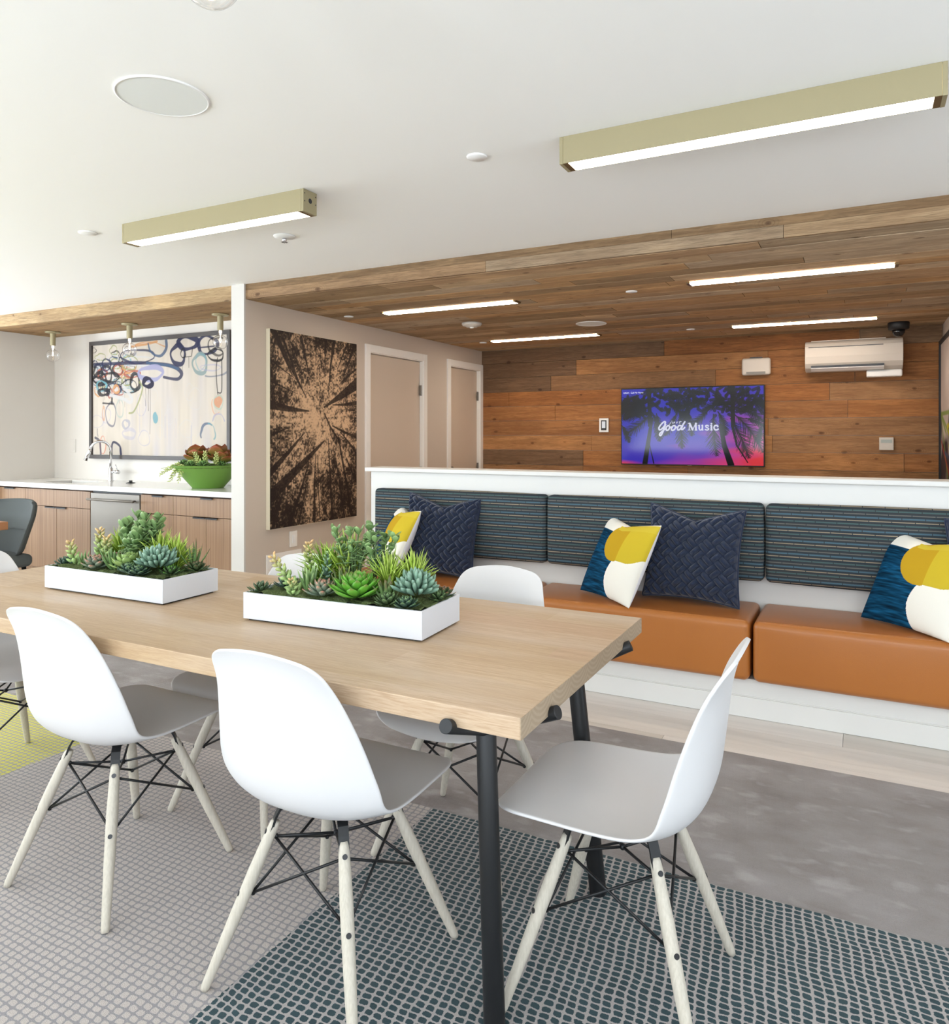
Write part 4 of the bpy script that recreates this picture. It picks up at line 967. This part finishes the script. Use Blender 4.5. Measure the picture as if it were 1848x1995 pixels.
for (x0, y0, x1, y1, r0, r1) in ((110, 100, 395, 735, 15, 2), (200, 200, 350, 640, 6, 2), (350, 180, 420, 500, 9, 2), (485, 180, 480, 430, 5, 1), (660, 200, 600, 670, 9, 1.5), (870, 250, 740, 560, 9, 2), (880, 480, 700, 620, 5, 1), (900, 610, 560, 825, 26, 3), (900, 790, 640, 805, 10, 2), (100, 800, 420, 860, 17, 3), (95, 580, 320, 700, 4, 1), (95, 380, 300, 560, 4, 1), (100, 1085, 260, 1010, 4, 1), (100, 1420, 380, 1060, 14, 2), (105, 1640, 560, 1140, 26, 4), (120, 1900, 200, 1600, 9, 4), (250, 1900, 420, 1330, 10, 2), (330, 1900, 400, 1500, 5, 1.5), (470, 1880, 480, 1260, 8, 2), (640, 1880, 600, 1120, 8, 2), (560, 880, 700, 1130, 3, 5), (700, 1110, 840, 1850, 5, 8), (640, 1000, 890, 1110, 3, 8), (720, 1060, 890, 1260, 2, 7), (780, 1300, 890, 1520, 3, 6), (660, 1240, 760, 1850, 2, 6), (500, 1300, 520, 1850, 2, 3), (860, 860, 740, 850, 4, 1), (580, 180, 570, 540, 5, 2), (800, 230, 690, 470, 5, 2), (150, 190, 270, 520, 7, 3)):
    q0, q1 = fm(x0, y0), fm(x1, y1); mid = ((q0[0]+q1[0])/2+random.uniform(-4, 4), (q0[1]+q1[1])/2+random.uniform(-3, 3))
    stroke(img, [q0, mid, q1], [r0*.66, (r0+r1)*.34, r1*.6], DK*random.uniform(.8, 1.3), .93)
img[:40] *= 1
fpnt = thing('forest_print', (XL+.02, 4.57, 1.4), 0, 'tall brown and tan canvas print looking up through forest trees', 'wall art')
G().box(XL+.001, 4.051, .675, XL+.036, 5.092, 2.133).build('canvas_box', plain('canvas_edge', srgb(224, 214, 190), .7), fpnt)
picture('print', img, M['print'], fpnt, (XL+.0366, 4.053, 2.131), (0, 1.037, 0), (0, 0, -1.454))
# art on the right hand wall of the lounge
ra = thing('framed_wall_art', (XR-.02, 6.9, 1.4), 0, 'large black framed picture on the right lounge wall at the frame edge', 'wall art')
g = G(); a0, a1, z0, z1 = 6.1, 7.44, .75, 2.16; fw = .03
g.box(XR-.035, a0, z0, XR-.001, a1, z0+fw).box(XR-.035, a0, z1-fw, XR-.001, a1, z1).box(XR-.035, a0, z0+fw, XR-.001, a0+fw, z1-fw).box(XR-.035, a1-fw, z0+fw, XR-.001, a1, z1-fw)
g.build('frame', M['blackflat'], ra)
H, W = 120, 110; base = vnoise(H, W, 5, 5, 40)[..., None]; img = np.array(srgb(206, 190, 180))*(1-base*.3); low = np.clip((np.linspace(0, 1, H)[:, None]+vnoise(H, W, 6, 6, 41)*.5-.75)*5, 0, 1)[..., None]
img = img*(1-low)+np.array(srgb(58, 46, 50))*low
for _ in range(8): stroke(img, [(random.uniform(0, W), random.uniform(50, H)) for _ in range(3)], 1.5, random.choice([srgb(180, 170, 30), srgb(120, 140, 60), srgb(60, 70, 100), srgb(150, 60, 50)]), .9)
picture('artwork', img, M['paint'], ra, (XR-.02, a1-fw, z1-fw), (0, -(a1-a0-2*fw), 0), (0, 0, -(z1-z0-2*fw)))
# television
tv = thing('television', (-1.49, 7.45, 1.06), 0, 'wall-mounted flat television showing palm trees against a purple sunset', 'television')
x0, x1, z0, z1 = -2.182, -.797, 1.059, 1.838; YS = 7.44
G().box(x0, YS+.004, z0, x1, 7.475, z1).box(x0+.4, 7.475, z0+.2, x1-.4, 7.496, z1-.2).build('casing', M['blackflat'], tv, bevel=.003)
H, W = 300, 530
yy, xx = np.meshgrid(np.linspace(0, 1, H), np.linspace(0, 1, W), indexing='ij')
blue = np.array(srgb(46, 44, 190)); vio = np.array(srgb(98, 58, 190)); pink = np.array(srgb(204, 70, 160)); red = np.array(srgb(236, 60, 70))
f = np.clip((xx*.75+yy*.75-.55)*1.5+(vnoise(H, W, 5, 4, 50)-.5)*.6, 0, 1)[..., None]
img = blue*(1-f)+vio*f; f = np.clip((xx*.9+yy*.8-1.05)*2.4+(vnoise(H, W, 12, 5, 51)-.5)*.9, 0, 1)[..., None]; img = img*(1-f)+pink*f
f = np.clip((xx*.9+yy-1.45)*3.2+(vnoise(H, W, 16, 5, 52)-.5)*.7, 0, 1)[..., None]; img = img*(1-f)+red*f
f = np.clip((yy-.92)*9-xx*1.2+(vnoise(H, W, 16, 6, 53)-.5)*1.2, 0, 1)[..., None]; img = img*(1-f)+red*f
def tvp(x, y): return ((x-90)/1650*(W-1), (y-(128-(x-90)*.02))/(890+(x-90)*.035)*(H-1))
BLK = (.003, .003, .006)
def frond(x, y, a, L, curve, wl=.30):
    pts = []; a = R(a); p = [x, y]
    for k in range(15):
        pts.append(tuple(p)); p[0] += math.cos(a)*L/14; p[1] += math.sin(a)*L/14; a += curve/14
    pp = [tvp(*q) for q in pts]; stroke(img, pp, [2.2-1.6*k/14 for k in range(15)], BLK, 1)
    for k in range(2, 15):
        for j in range(3):
            f = (k+j/3-1); i = min(int(f), 13); t = f-i; q = (pts[i][0]*(1-t)+pts[i+1][0]*t, pts[i][1]*(1-t)+pts[i+1][1]*t)
            aa = math.atan2(pts[min(i+1, 14)][1]-pts[i][1], pts[min(i+1, 14)][0]-pts[i][0])
            for sd in (-1, 1):
                b = aa+sd*random.uniform(.55, .85); l = L*wl*math.sin(math.pi*min(1, (f+1.5)/16))*random.uniform(.7, 1.1)
                stroke(img, [tvp(*q), tvp(q[0]+math.cos(b)*l, q[1]+math.sin(b)*l)], [1.3, .5], BLK, 1)
random.seed(9)
for tr in (((465, 480), (430, 700), (380, 1015), 11, 17), ((1270, 560), (1310, 800), (1385, 1030), 13, 20), ((1400, 560), (1450, 800), (1570, 1005), 9, 3), ((435, 780), (455, 880), (488, 1015), 3, 4)):
    stroke(img, [tvp(*tr[0]), tvp(*tr[1]), tvp(*tr[2])], [tr[3]*.55, (tr[3]+tr[4])*.28, tr[4]*.6], BLK, 1)
for fr in ((450, 420, 130, 420, .5), (420, 400, 170, 330, -.2), (470, 410, 60, 360, .6), (520, 420, 75, 330, .3), (300, 200, 160, 360, -.5), (120, 250, 100, 330, .3), (200, 230, 20, 260, .8), (90, 560, 55, 230, .4), (640, 300, 20, 320, .8), (560, 240, -20, 280, .5),
           (800, 420, 85, 420, .05), (760, 420, 110, 300, .3), (880, 400, 70, 300, .3), (900, 300, 100, 260, 0), (1190, 430, 92, 500, -.25), (1130, 380, 130, 300, .3), (1240, 400, 60, 300, .5), (1380, 480, 60, 520, .25), (1420, 430, 42, 560, .5), (1430, 350, 10, 360, .7), (1480, 300, -10, 300, .6), (1600, 250, 20, 260, .8), (1720, 560, 100, 230, 0), (1350, 300, 180, 300, -.6), (1100, 260, 170, 320, -.4), (1550, 480, 15, 280, .5), (1180, 200, 30, 300, .5)):
    frond(*fr)
for k in range(60): stroke(img, [tvp(random.uniform(100, 380), random.uniform(200, 460)), tvp(random.uniform(100, 400), random.uniform(260, 480))], 5, BLK, .9)
for k in range(190):
    x = random.uniform(400, 1730); y = random.uniform(110, 440)*random.uniform(.6, 1)+20; stroke(img, [tvp(x, y), tvp(x+random.uniform(-80, 80), y+random.uniform(0, 60))], 6, BLK, .9)
for x in (430, 1400): stroke(img, [tvp(x, 110), tvp(x+10, 560)], 8, BLK, 1)
WHT = srgb(226, 226, 250)
def txt(P, r):
    for q in P: stroke(img, [tvp(x/13.2/300*1790*1.0+0, y) if False else tvp(x, y) for x, y in q], r, WHT, 1)
def cv(*p):      # smooth line through points given in the enlargement of the wordmark
    P = [cr(p, t) for t in np.linspace(0, len(p)-1, len(p)*6)]
    return [((1280+x/13.2-1195)*5.961, (800+y/13.2-735)*5.961) for x, y in P]
for q in (cv((255, 345), (270, 300), (240, 285), (170, 340), (100, 440), (110, 500), (170, 480), (250, 390), (275, 360)), cv((275, 360), (240, 440), (200, 560), (150, 650), (115, 640), (130, 590), (210, 520), (290, 460)),
          cv((330, 395), (290, 440), (300, 510), (350, 500), (380, 440), (365, 395), (330, 395)), cv((380, 440), (420, 430), (450, 440)), cv((480, 395), (430, 440), (440, 510), (500, 500), (535, 440), (520, 395), (480, 395)), cv((535, 430), (570, 430), (600, 430)),
          cv((690, 400), (630, 390), (590, 450), (600, 505), (650, 490), (700, 420), (780, 290)), cv((745, 340), (700, 450), (700, 495), (740, 480), (775, 440))): txt([q], 3.0)
for q in (cv((440, 265), (443, 268)), cv((425, 290), (400, 330), (365, 370)), cv((470, 290), (455, 325), (480, 325), (510, 290)), cv((520, 290), (505, 325)), cv((590, 290), (565, 300), (585, 315), (560, 328)), cv((660, 275), (640, 325), (655, 328)), cv((630, 292), (690, 285))): txt([q], 1.0)
def sg(a, b): return [((1280+x/13.2-1195)*5.961, (800+y/13.2-735)*5.961) for x, y in (a, b)]
for q, r in ((sg((900, 340), (895, 505)), 1.6), (sg((905, 335), (980, 500)), 3.4), (sg((1060, 335), (985, 500)), 1.5), (sg((1063, 335), (1068, 505)), 3.4), (sg((865, 330), (925, 330)), 1.2), (sg((865, 508), (925, 508)), 1.2), (sg((1035, 508), (1100, 508)), 1.2), (sg((1050, 332), (1090, 332)), 1.2),
             (sg((1150, 390), (1150, 470)), 2.8), (cv((1150, 470), (1165, 505), (1200, 505), (1225, 470)), 2.2), (sg((1232, 385), (1232, 505)), 2.8), (sg((1122, 388), (1155, 388)), 1.1), (sg((1232, 508), (1258, 508)), 1.1), (sg((1208, 388), (1235, 388)), 1.1),
             (cv((1385, 405), (1350, 385), (1315, 400), (1330, 435), (1375, 460), (1390, 490), (1350, 510), (1305, 495)), 2.4), (sg((1460, 395), (1460, 505)), 3.2), (sg((1430, 390), (1462, 390)), 1.1), (sg((1430, 508), (1492, 508)), 1.1), (cv((1458, 345), (1462, 345)), 3.2),
             (cv((1618, 420), (1600, 390), (1550, 395), (1525, 445), (1550, 500), (1600, 505), (1628, 485)), 2.8), (cv((1612, 405), (1618, 412)), 3.0)): txt([q], r)
picture('screen', img, M['screen'], tv, (x0+.010, YS, z1-.010), (x1-x0-.02, 0, 0), (0, 0, -(z1-z0-.022)))
tc = bpy.data.curves.new('caption', 'FONT'); tc.body = 'LBOX - Call My Name'; tc.size = .030
to = bpy.data.objects.new('tmp', tc); col.objects.link(to); bpy.context.view_layer.update()
me = bpy.data.meshes.new_from_object(to.evaluated_get(bpy.context.evaluated_depsgraph_get())); bpy.data.objects.remove(to)
cap = bpy.data.objects.new('caption_text', me); col.objects.link(cap); me.materials.clear(); me.materials.append(plain('caption_white', (0, 0, 0), .5, emit=(.9, .9, 1), es=.9))
cap.parent = tv; wd = max(v.co.x for v in me.vertices); cap.scale = (.205/wd, .205/wd*1.05, 1)
cap.location = Vector((x0+.028, YS-.0012, z1-.052))-Vector(tv.location); cap.rotation_euler = (R(90), 0, 0)
G().box(-1.51, YS+.0035, z0+.001, -1.47, YS+.004, z0+.006).build('badge', M['steel'], tv)

# ------------------------------------------------------------------ devices on the board wall
ac = thing('air_conditioner', (-.06, 7.4, 1.93), 0, 'white split air conditioner mounted high on the timber wall', 'air conditioner')
a0, a1, z0, z1 = -.443, .329, 1.935, 2.205; YA = 7.5-.003
prof = [(0, z1), (-.13, z1), (-.165, z1-.02), (-.185, z1-.05), (-.19, z1-.14), (-.18, z0+.07), (-.15, z0+.03), (-.09, z0), (0, z0)]
n = len(prof); V = [(x, YA+p[0], p[1]) for x in (a0, a1) for p in prof]
F = [(i, i+1, n+i+1, n+i) for i in range(n-1)]+[(0, n, 2*n-1, n-1)]+[tuple(range(n))[::-1], tuple(range(n, 2*n))]
fixnormals(G().add(V, F).build('body', M['device'], ac, bevel=.006, seg=3))
G().box(a0+.03, YA-.193, z1-.058, a1-.15, YA-.187, z1-.053).build('seam', M['screw'], ac)
g = G().box(a0+.05, YA-.178, z0+.022, a1-.145, YA-.13, z0+.05); g.build('outlet_slot', M['screw'], ac)
G().add([(a0+.05, YA-.185, z0+.030), (a1-.145, YA-.185, z0+.030), (a1-.145, YA-.135, z0+.008), (a0+.05, YA-.135, z0+.008), (a0+.05, YA-.183, z0+.024), (a1-.145, YA-.183, z0+.024), (a1-.145, YA-.135, z0+.002), (a0+.05, YA-.135, z0+.002)], [(0, 1, 2, 3), (7, 6, 5, 4), (0, 4, 5, 1), (1, 5, 6, 2), (2, 6, 7, 3), (3, 7, 4, 0)]).build('louvre', M['whitep'], ac)
G().box(a0+.05, YA-.155, z1, a1-.13, YA-.06, z1+.006).build('intake_grille', M['device'], ac)
G().box(.05, YA-.12, z0-.062, .325, YA-.01, z0-.001).build('drain_cover', M['whitep'], ac, bevel=.012, seg=3)
em = thing('emergency_light', (-.875, 7.47, 1.93), 0, 'white emergency light box between television and air conditioner', 'emergency light')
G().box(-1.003, 7.43, 1.93, -.745, 7.4965, 2.092).build('housing', M['device'], em, bevel=.022, seg=4)
G().box(-.96, 7.4275, 1.94, -.79, 7.4325, 1.962).build('lens', M['steel'], em)
G().box(-.93, 7.435, 2.0925, -.82, 7.48, 2.10).build('test_button', M['screw'], em)
th = thing('wall_control_panel', (-2.376, 7.49, 1.39), 0, 'white framed touch control panel on the timber wall, left of the television', 'control panel')
G().box(-2.426, 7.478, 1.392, -2.326, 7.4965, 1.538).build('plate', M['whitep'], th, bevel=.003)
G().box(-2.405, 7.475, 1.413, -2.347, 7.4785, 1.517).build('bezel', M['blackflat'], th)
G().box(-2.395, 7.4735, 1.435, -2.357, 7.4755, 1.505).build('display', plain('panel_display', srgb(190, 194, 200), .2, emit=(.5, .55, .6), es=.3), th)
th = thing('thermostat', (.206, 7.49, 1.23), 0, 'beige thermostat with grey display on the timber wall below the air conditioner', 'thermostat')
G().box(.15, 7.470, 1.229, .262, 7.4965, 1.342).build('casing', M['device'], th, bevel=.004)
G().box(.163, 7.4685, 1.293, .249, 7.4705, 1.322).build('display', plain('lcd', srgb(160, 166, 158), .3), th)
# small plates on the left wall and kitchen wall
o = thing('light_switch', (XL, 4.336, .517), 0, 'white light switch below the forest print', 'light switch')
G().box(XL+.001, 4.296, .515, XL+.010, 4.376, .634).build('plate', M['trim'], o, bevel=.002); G().box(XL+.0101, 4.319, .543, XL+.0135, 4.353, .606).build('rocker', M['whitep'], o, bevel=.001)
o = thing('wall_outlet', (-6.69, KY, 1.19), 0, 'white wall outlet above the worktop left of the painting', 'outlet')
G().box(-6.73, KY-.005, 1.195, -6.65, KY-.001, 1.325).build('plate', M['wall'], o, bevel=.002); G().box(-6.708, KY-.0065, 1.222, -6.672, KY-.0051, 1.298).build('socket', M['wall'], o)
o = thing('air_vent', (XL, 4.22, .16), 0, 'white return air grille low on the wall under the forest print', 'vent')
va, vb, vz0, vz1 = 4.051, 4.42, .16, .490
G().box(XL+.001, va, vz0, XL+.014, va+.045, vz1).box(XL+.001, vb-.045, vz0, XL+.014, vb, vz1).box(XL+.001, va+.045, vz1-.045, XL+.014, vb-.045, vz1).box(XL+.001, va+.045, vz0, XL+.014, vb-.045, vz0+.045).build('frame', M['trim'], o)
G().box(XL+.001, va+.045, vz0+.045, XL+.003, vb-.045, vz1-.045).build('backing', M['screw'], o)
g = G(); z = vz0+.055
while z < vz1-.05: g.box(XL+.0035, va+.045, z, XL+.012, vb-.045, z+.007); z += .0205
y = va+.06
while y < vb-.05: g.box(XL+.0035, y, vz0+.045, XL+.0085, y+.003, vz1-.045); y += .014
g.build('grille_bars', M['trim'], o)

# ------------------------------------------------------------------ ceiling lights and fittings
def linear(x0, x1, y0, y1, zt, zb, lb, flush, gp):
    t = thing('linear_ceiling_light', ((x0+x1)/2, (y0+y1)/2, zt), 0, lb, 'ceiling light', gp)
    e = .0265 if flush else .022
    if not flush:
        G().box(x0+.014, y0, zb, x1-.014, y0+.003, zt).box(x0+.014, y1-.003, zb, x1-.014, y1, zt).box(x0+.014, y0+.003, zt-.004, x1-.014, y1-.003, zt).build('housing', M['brass'], t)
        for a, b, s_ in ((x0, x0+.013, -1), (x1-.013, x1, 1)):
            c_ = G().box(a, y0-.0005, zb-.0015, b, y1+.0005, zt).build('end_cap', M['brass'], t, bevel=.0012)
            xf_ = a-.0006 if s_ < 0 else b+.0006; xi = a if s_ < 0 else b; g = G(); ym = (y0+y1)/2; zm = (zt+zb)/2
            g.cyl((xi, ym, zm+.004), (xf_, ym, zm+.004), .011, n=20)
            for dy in (-.036, .036):
                for dz in (.030, -.004): g.cyl((xi, ym+dy, zm+dz), (xf_, ym+dy, zm+dz), .003, n=10)
            g.build('screw', M['screw'], c_)
        for qa, qb in ((x0+.0131, x0+e+.010), (x1-e-.010, x1-.0131)): G().box(qa, y0+.002, zb-.0012, qb, y1-.002, zb+.001).build('bottom_clip', M['brassdark'], t)
        G().box(x0+e+.0105, y0+.0035, zb+.0004, x1-e-.0105, y1-.0035, zb+.004).build('diffuser', M['led'], t)
    else:
        G().box(x0-.02, y0-.003, zb-.001, x0, y1+.003, zb+.008).box(x1, y0-.003, zb-.001, x1+.02, y1+.003, zb+.008).box(x0, y0-.0012, zb, x1, y0, zb+.004).box(x0, y1, zb, x1, y1+.0012, zb+.004).build('trim_frame', M['brassdark'], t)
        G().box(x0, y0, zb-.0005, x1, y1, zb+.002).build('diffuser', M['led2'], t)
gp = 'brass linear lights on the white ceiling'
linear(-.947, .220, 2.468, 2.556, ZC-.0005, ZC-.096, 'long brass box ceiling light at the upper right, closer to the viewer', False, gp)
linear(-3.278, -2.113, 2.468, 2.556, ZC-.0005, ZC-.096, 'brass box ceiling light at the left on the white ceiling', False, gp)
gp = 'flush linear lights in the timber ceiling'
for x, y, lb in ((-3.28, 4.75, 'flush lit strip in the timber ceiling, front row left'), (-.94, 4.69, 'flush lit strip in the timber ceiling, front row right'),
                 (-3.30, 6.68, 'flush lit strip in the timber ceiling, back row left'), (-.99, 6.76, 'flush lit strip in the timber ceiling, back row right above the air conditioner')):
    linear(x, x+1.11, y, y+.085, ZW-.003, ZW-.010, lb, True, gp)
def disc(name, x, y, z, r, lb, cat, kind='plate'):
    t = thing(name, (x, y, z), 0, lb, cat)
    if kind == 'speaker':
        G().lathe([(r, z), (r, z-.004), (r-.006, z-.006), (r-.007, z-.003)], x, y, 56).build('rim', M['whitep'], t, smooth=True)
        G().lathe([(r-.007, z-.0042), (.0001, z-.0045)], x, y, 56).build('grille', M['grille'], t)
    elif kind == 'plate': G().lathe([(r, z), (r, z-.004), (r*.93, z-.0065), (.0001, z-.007)], x, y, 36).build('cover_plate', M['whitep'], t, smooth=True)
    elif kind == 'sprinkler':
        G().lathe([(r, z), (r*.96, z-.006), (r*.5, z-.011), (.0001, z-.012)], x, y, 36).build('escutcheon', M['whitep'], t, smooth=True)
        g = G().lathe([(.012, z-.010), (.012, z-.024), (.007, z-.03)], x, y, 16); g.build('head', M['chrome'], t, smooth=True)
        g = G()
        for k in range(8): a = k*math.pi/4; g.box(-.003, .006, 0, .003, .018, .0015); g.v[-1] = g.v[-1] @ np.array(Matrix.Rotation(a, 3, 'Z')).T+np.array([x, y, z-.033])
        g.build('deflector', M['chrome'], t)
    elif kind == 'smoke':
        G().lathe([(r, z), (r, z-.014), (r*.9, z-.024), (r*.62, z-.028), (r*.55, z-.036), (.0001, z-.038)], x, y, 40).build('body', M['device'], t, smooth=True)
        G().lathe([(.018, z-.037), (.018, z-.043), (.0001, z-.045)], x, y, 20).build('sensor', M['whitep'], t, smooth=True)
disc('ceiling_speaker', -1.931, 1.597, ZC, .139, 'large round white speaker in the white ceiling', 'speaker', 'speaker')
disc('ceiling_speaker', -2.03, 6.04, ZW-.002, .13, 'round white speaker in the timber ceiling', 'speaker', 'speaker')
disc('ceiling_cover_plate', -1.29, 2.494, ZC, .039, 'small round white cover plate between the two brass ceiling lights', 'cover plate')
disc('ceiling_cover_plate', -3.576, 2.49, ZC, .045, 'small round white cover plate left of the left brass ceiling light', 'cover plate')
disc('ceiling_sprinkler', -2.713, 3.018, ZC, .058, 'white fire sprinkler in the white ceiling behind the left brass light', 'sprinkler', 'sprinkler')
disc('smoke_detector', -2.92, 5.55, ZW-.002, .085, 'round white smoke detector on the timber ceiling', 'smoke detector', 'smoke')
disc('ceiling_cover_plate', -3.63, 4.784, ZW-.002, .038, 'small white cover plate in the timber ceiling above the forest print', 'cover plate')
disc('ceiling_cover_plate', -1.34, 4.815, ZW-.002, .038, 'small white cover plate in the timber ceiling between the front light strips', 'cover plate')
disc('ceiling_cover_plate', -3.43, 6.77, ZW-.002, .038, 'small white cover plate in the timber ceiling at the left end of the back strip', 'cover plate')
disc('ceiling_cover_plate', -1.348, 6.78, ZW-.002, .038, 'small white cover plate in the timber ceiling between the back light strips', 'cover plate')
dc_ = thing('dome_camera', (.288, 7.19, ZW-.002), 0, 'black dome security camera on the timber ceiling above the air conditioner', 'camera')
z = ZW-.002
G().lathe([(.078, z), (.082, z-.006), (.078, z-.055), (.062, z-.062), (.048, z-.064)], .288, 7.19, 40).build('housing', M['blackflat'], dc_, smooth=True)
G().lathe([(.05, z-.062), (.047, z-.085), (.034, z-.108), (.016, z-.118), (.0001, z-.12)], .288, 7.19, 32).build('dome', plain('smoked_dome', srgb(20, 20, 22), .06), dc_, smooth=True)
# globe lamps
def globe_lamp(x, y, zt, drop, lb, gr=.057):
    t = thing('globe_pendant', (x, y, zt), 0, lb, 'pendant light', 'bare globe pendants on brass sockets')
    G().lathe([(.065, zt-.0005), (.065, zt-.010), (.03, zt-.014), (.024, zt-.018)], x, y, 36).build('canopy', M['brass'], t, smooth=True)
    G().cyl((x, y, zt-.012), (x, y, zt-.012-drop), .0235, n=28).build('socket', M['brass'], t, bevel=.001)
    zb = zt-.012-drop
    prof = [(.013, zb-.001), (.0135, zb-.026), (.020, zb-.040)]; cz = zb-.040-gr*.92
    for k in range(2, 17): a = math.pi*k/16; prof.append((max(gr*math.sin(a), .0001), cz+gr*math.cos(a)))
    bl = G().lathe(prof, x, y, 36).build('bulb', M['glass'], t, smooth=True)
    so = bl.modifiers.new('solid', 'SOLIDIFY'); so.thickness = .0008
    G().cyl((x, y, zb-.0015), (x, y, zb-.020), .0105, n=14).build('bulb_base', M['fil'], bl)
    G().tube([(x, y, zb-.021), (x, y, zb-.06)], .0016, 8).tube([(x-.006, y, zb-.06), (x-.009, y, zb-.085), (x, y, zb-.095), (x+.009, y, zb-.085), (x+.006, y, zb-.06)], .0016, 8).build('filament', M['fil'], bl)
    pl = bpy.data.lights.new('bulb_light', 'POINT'); pl.energy = 3.5; pl.color = (1, .82, .6); pl.shadow_soft_size = .008
    po = bpy.data.objects.new('bulb_light', pl); col.objects.link(po); po.parent = t; po.location = (0, 0, zb-zt-.030)
globe_lamp(-4.464, 4.235, ZW-.0005, .115, 'clear globe bulb on a brass socket under the oak beam, rightmost by the white partition')
globe_lamp(-5.535, 4.24, ZW-.0005, .115, 'clear globe bulb on a brass socket, middle one under the oak beam')
globe_lamp(-6.595, 4.245, ZW-.0005, .115, 'clear globe bulb on a brass socket under the oak beam, leftmost in the corner')
globe_lamp(-1.09, 1.01, ZC, .085, 'clear globe bulb on the white ceiling at the top edge of the frame')

# ------------------------------------------------------------------ far left: grey chair and second table
ct = thing('side_table', (-6.1, 2.75, 0), 0, 'wooden table whose corner shows at the left edge before the grey chair', 'table')
G().box(-7.0, 2.35, .71, -5.20, 3.03, .765).build('tabletop', M['barkwood'], ct, bevel=.003)
for sx in (-6.9, -5.55):
    for sy in (2.43, 2.95): G().cyl((sx, sy, 0), (sx, sy, .71), .025, n=16).build('leg', M['black'], ct)
gc = thing('upholstered_chair', (-5.62, 3.28, 0), R(0), 'charcoal felt upholstered chair with tapered back at the left edge', 'chair')
def gback():
    n, m_ = 24, 20; V = []
    for sd in (0, 1):
        for i in range(n):
            v = i/(n-1)
            for j in range(m_):
                u = -1+2*j/(m_-1); w_ = .20+.10*min(1, v*1.35)**.8; w_ -= .035*max(0, (v-.93)/.07)**2+.09*max(0, (.18-v)/.18)**1.5
                x = w_*u; y = -.10*abs(u)**2+.10*v+sd*.05*(1-abs(u)**6*.5)*(1-(abs(2*v-1))**8*.5); z = .44+.44*v-.01*u*u
                V.append((x, y, z))
    F = grid_faces(n, m_)+grid_faces(n, m_, True, n*m_)
    for i in range(n-1): F += [(i*m_, (i)*m_+n*m_, (i+1)*m_+n*m_, (i+1)*m_), (i*m_+m_-1, (i+1)*m_+m_-1, (i+1)*m_+m_-1+n*m_, i*m_+m_-1+n*m_)]
    for j in range(m_-1): F += [(j, j+1, n*m_+j+1, n*m_+j), ((n-1)*m_+j, (n-1)*m_+j+n*m_, (n-1)*m_+j+1+n*m_, (n-1)*m_+j+1)]
    return G().add(V, F)
ob = gback().build('backrest', M['greyfab'], gc, smooth=True, off=L0, bevel=.008); fixnormals(ob)
G().tube([(-.27, -.045, .665), (-.15, .02, .665), (0, .043, .665), (.15, .02, .665), (.27, -.045, .665)], .002, 6).build('seam', M['blackflat'], ob, off=L0)
G().soft((-.24, -.42, .40), (.24, .04, .49), .035, .01, 6).build('seat', M['greyfab'], gc, smooth=True, off=L0, merge=True)
for sx in (-1, 1):
    for sy in (-.38, .0): G().tube([(sx*.18, sy, .40), (sx*.22, sy*1.1+(.03 if sy == 0 else 0), .0)], [.016, .011], 12).build('leg', M['black'], gc, off=L0, smooth=True)
gc.rotation_euler = (0, 0, R(0))
for o in bpy.data.objects:
    if o.name.startswith('wall_backing'): o.name = 'wall_outer'
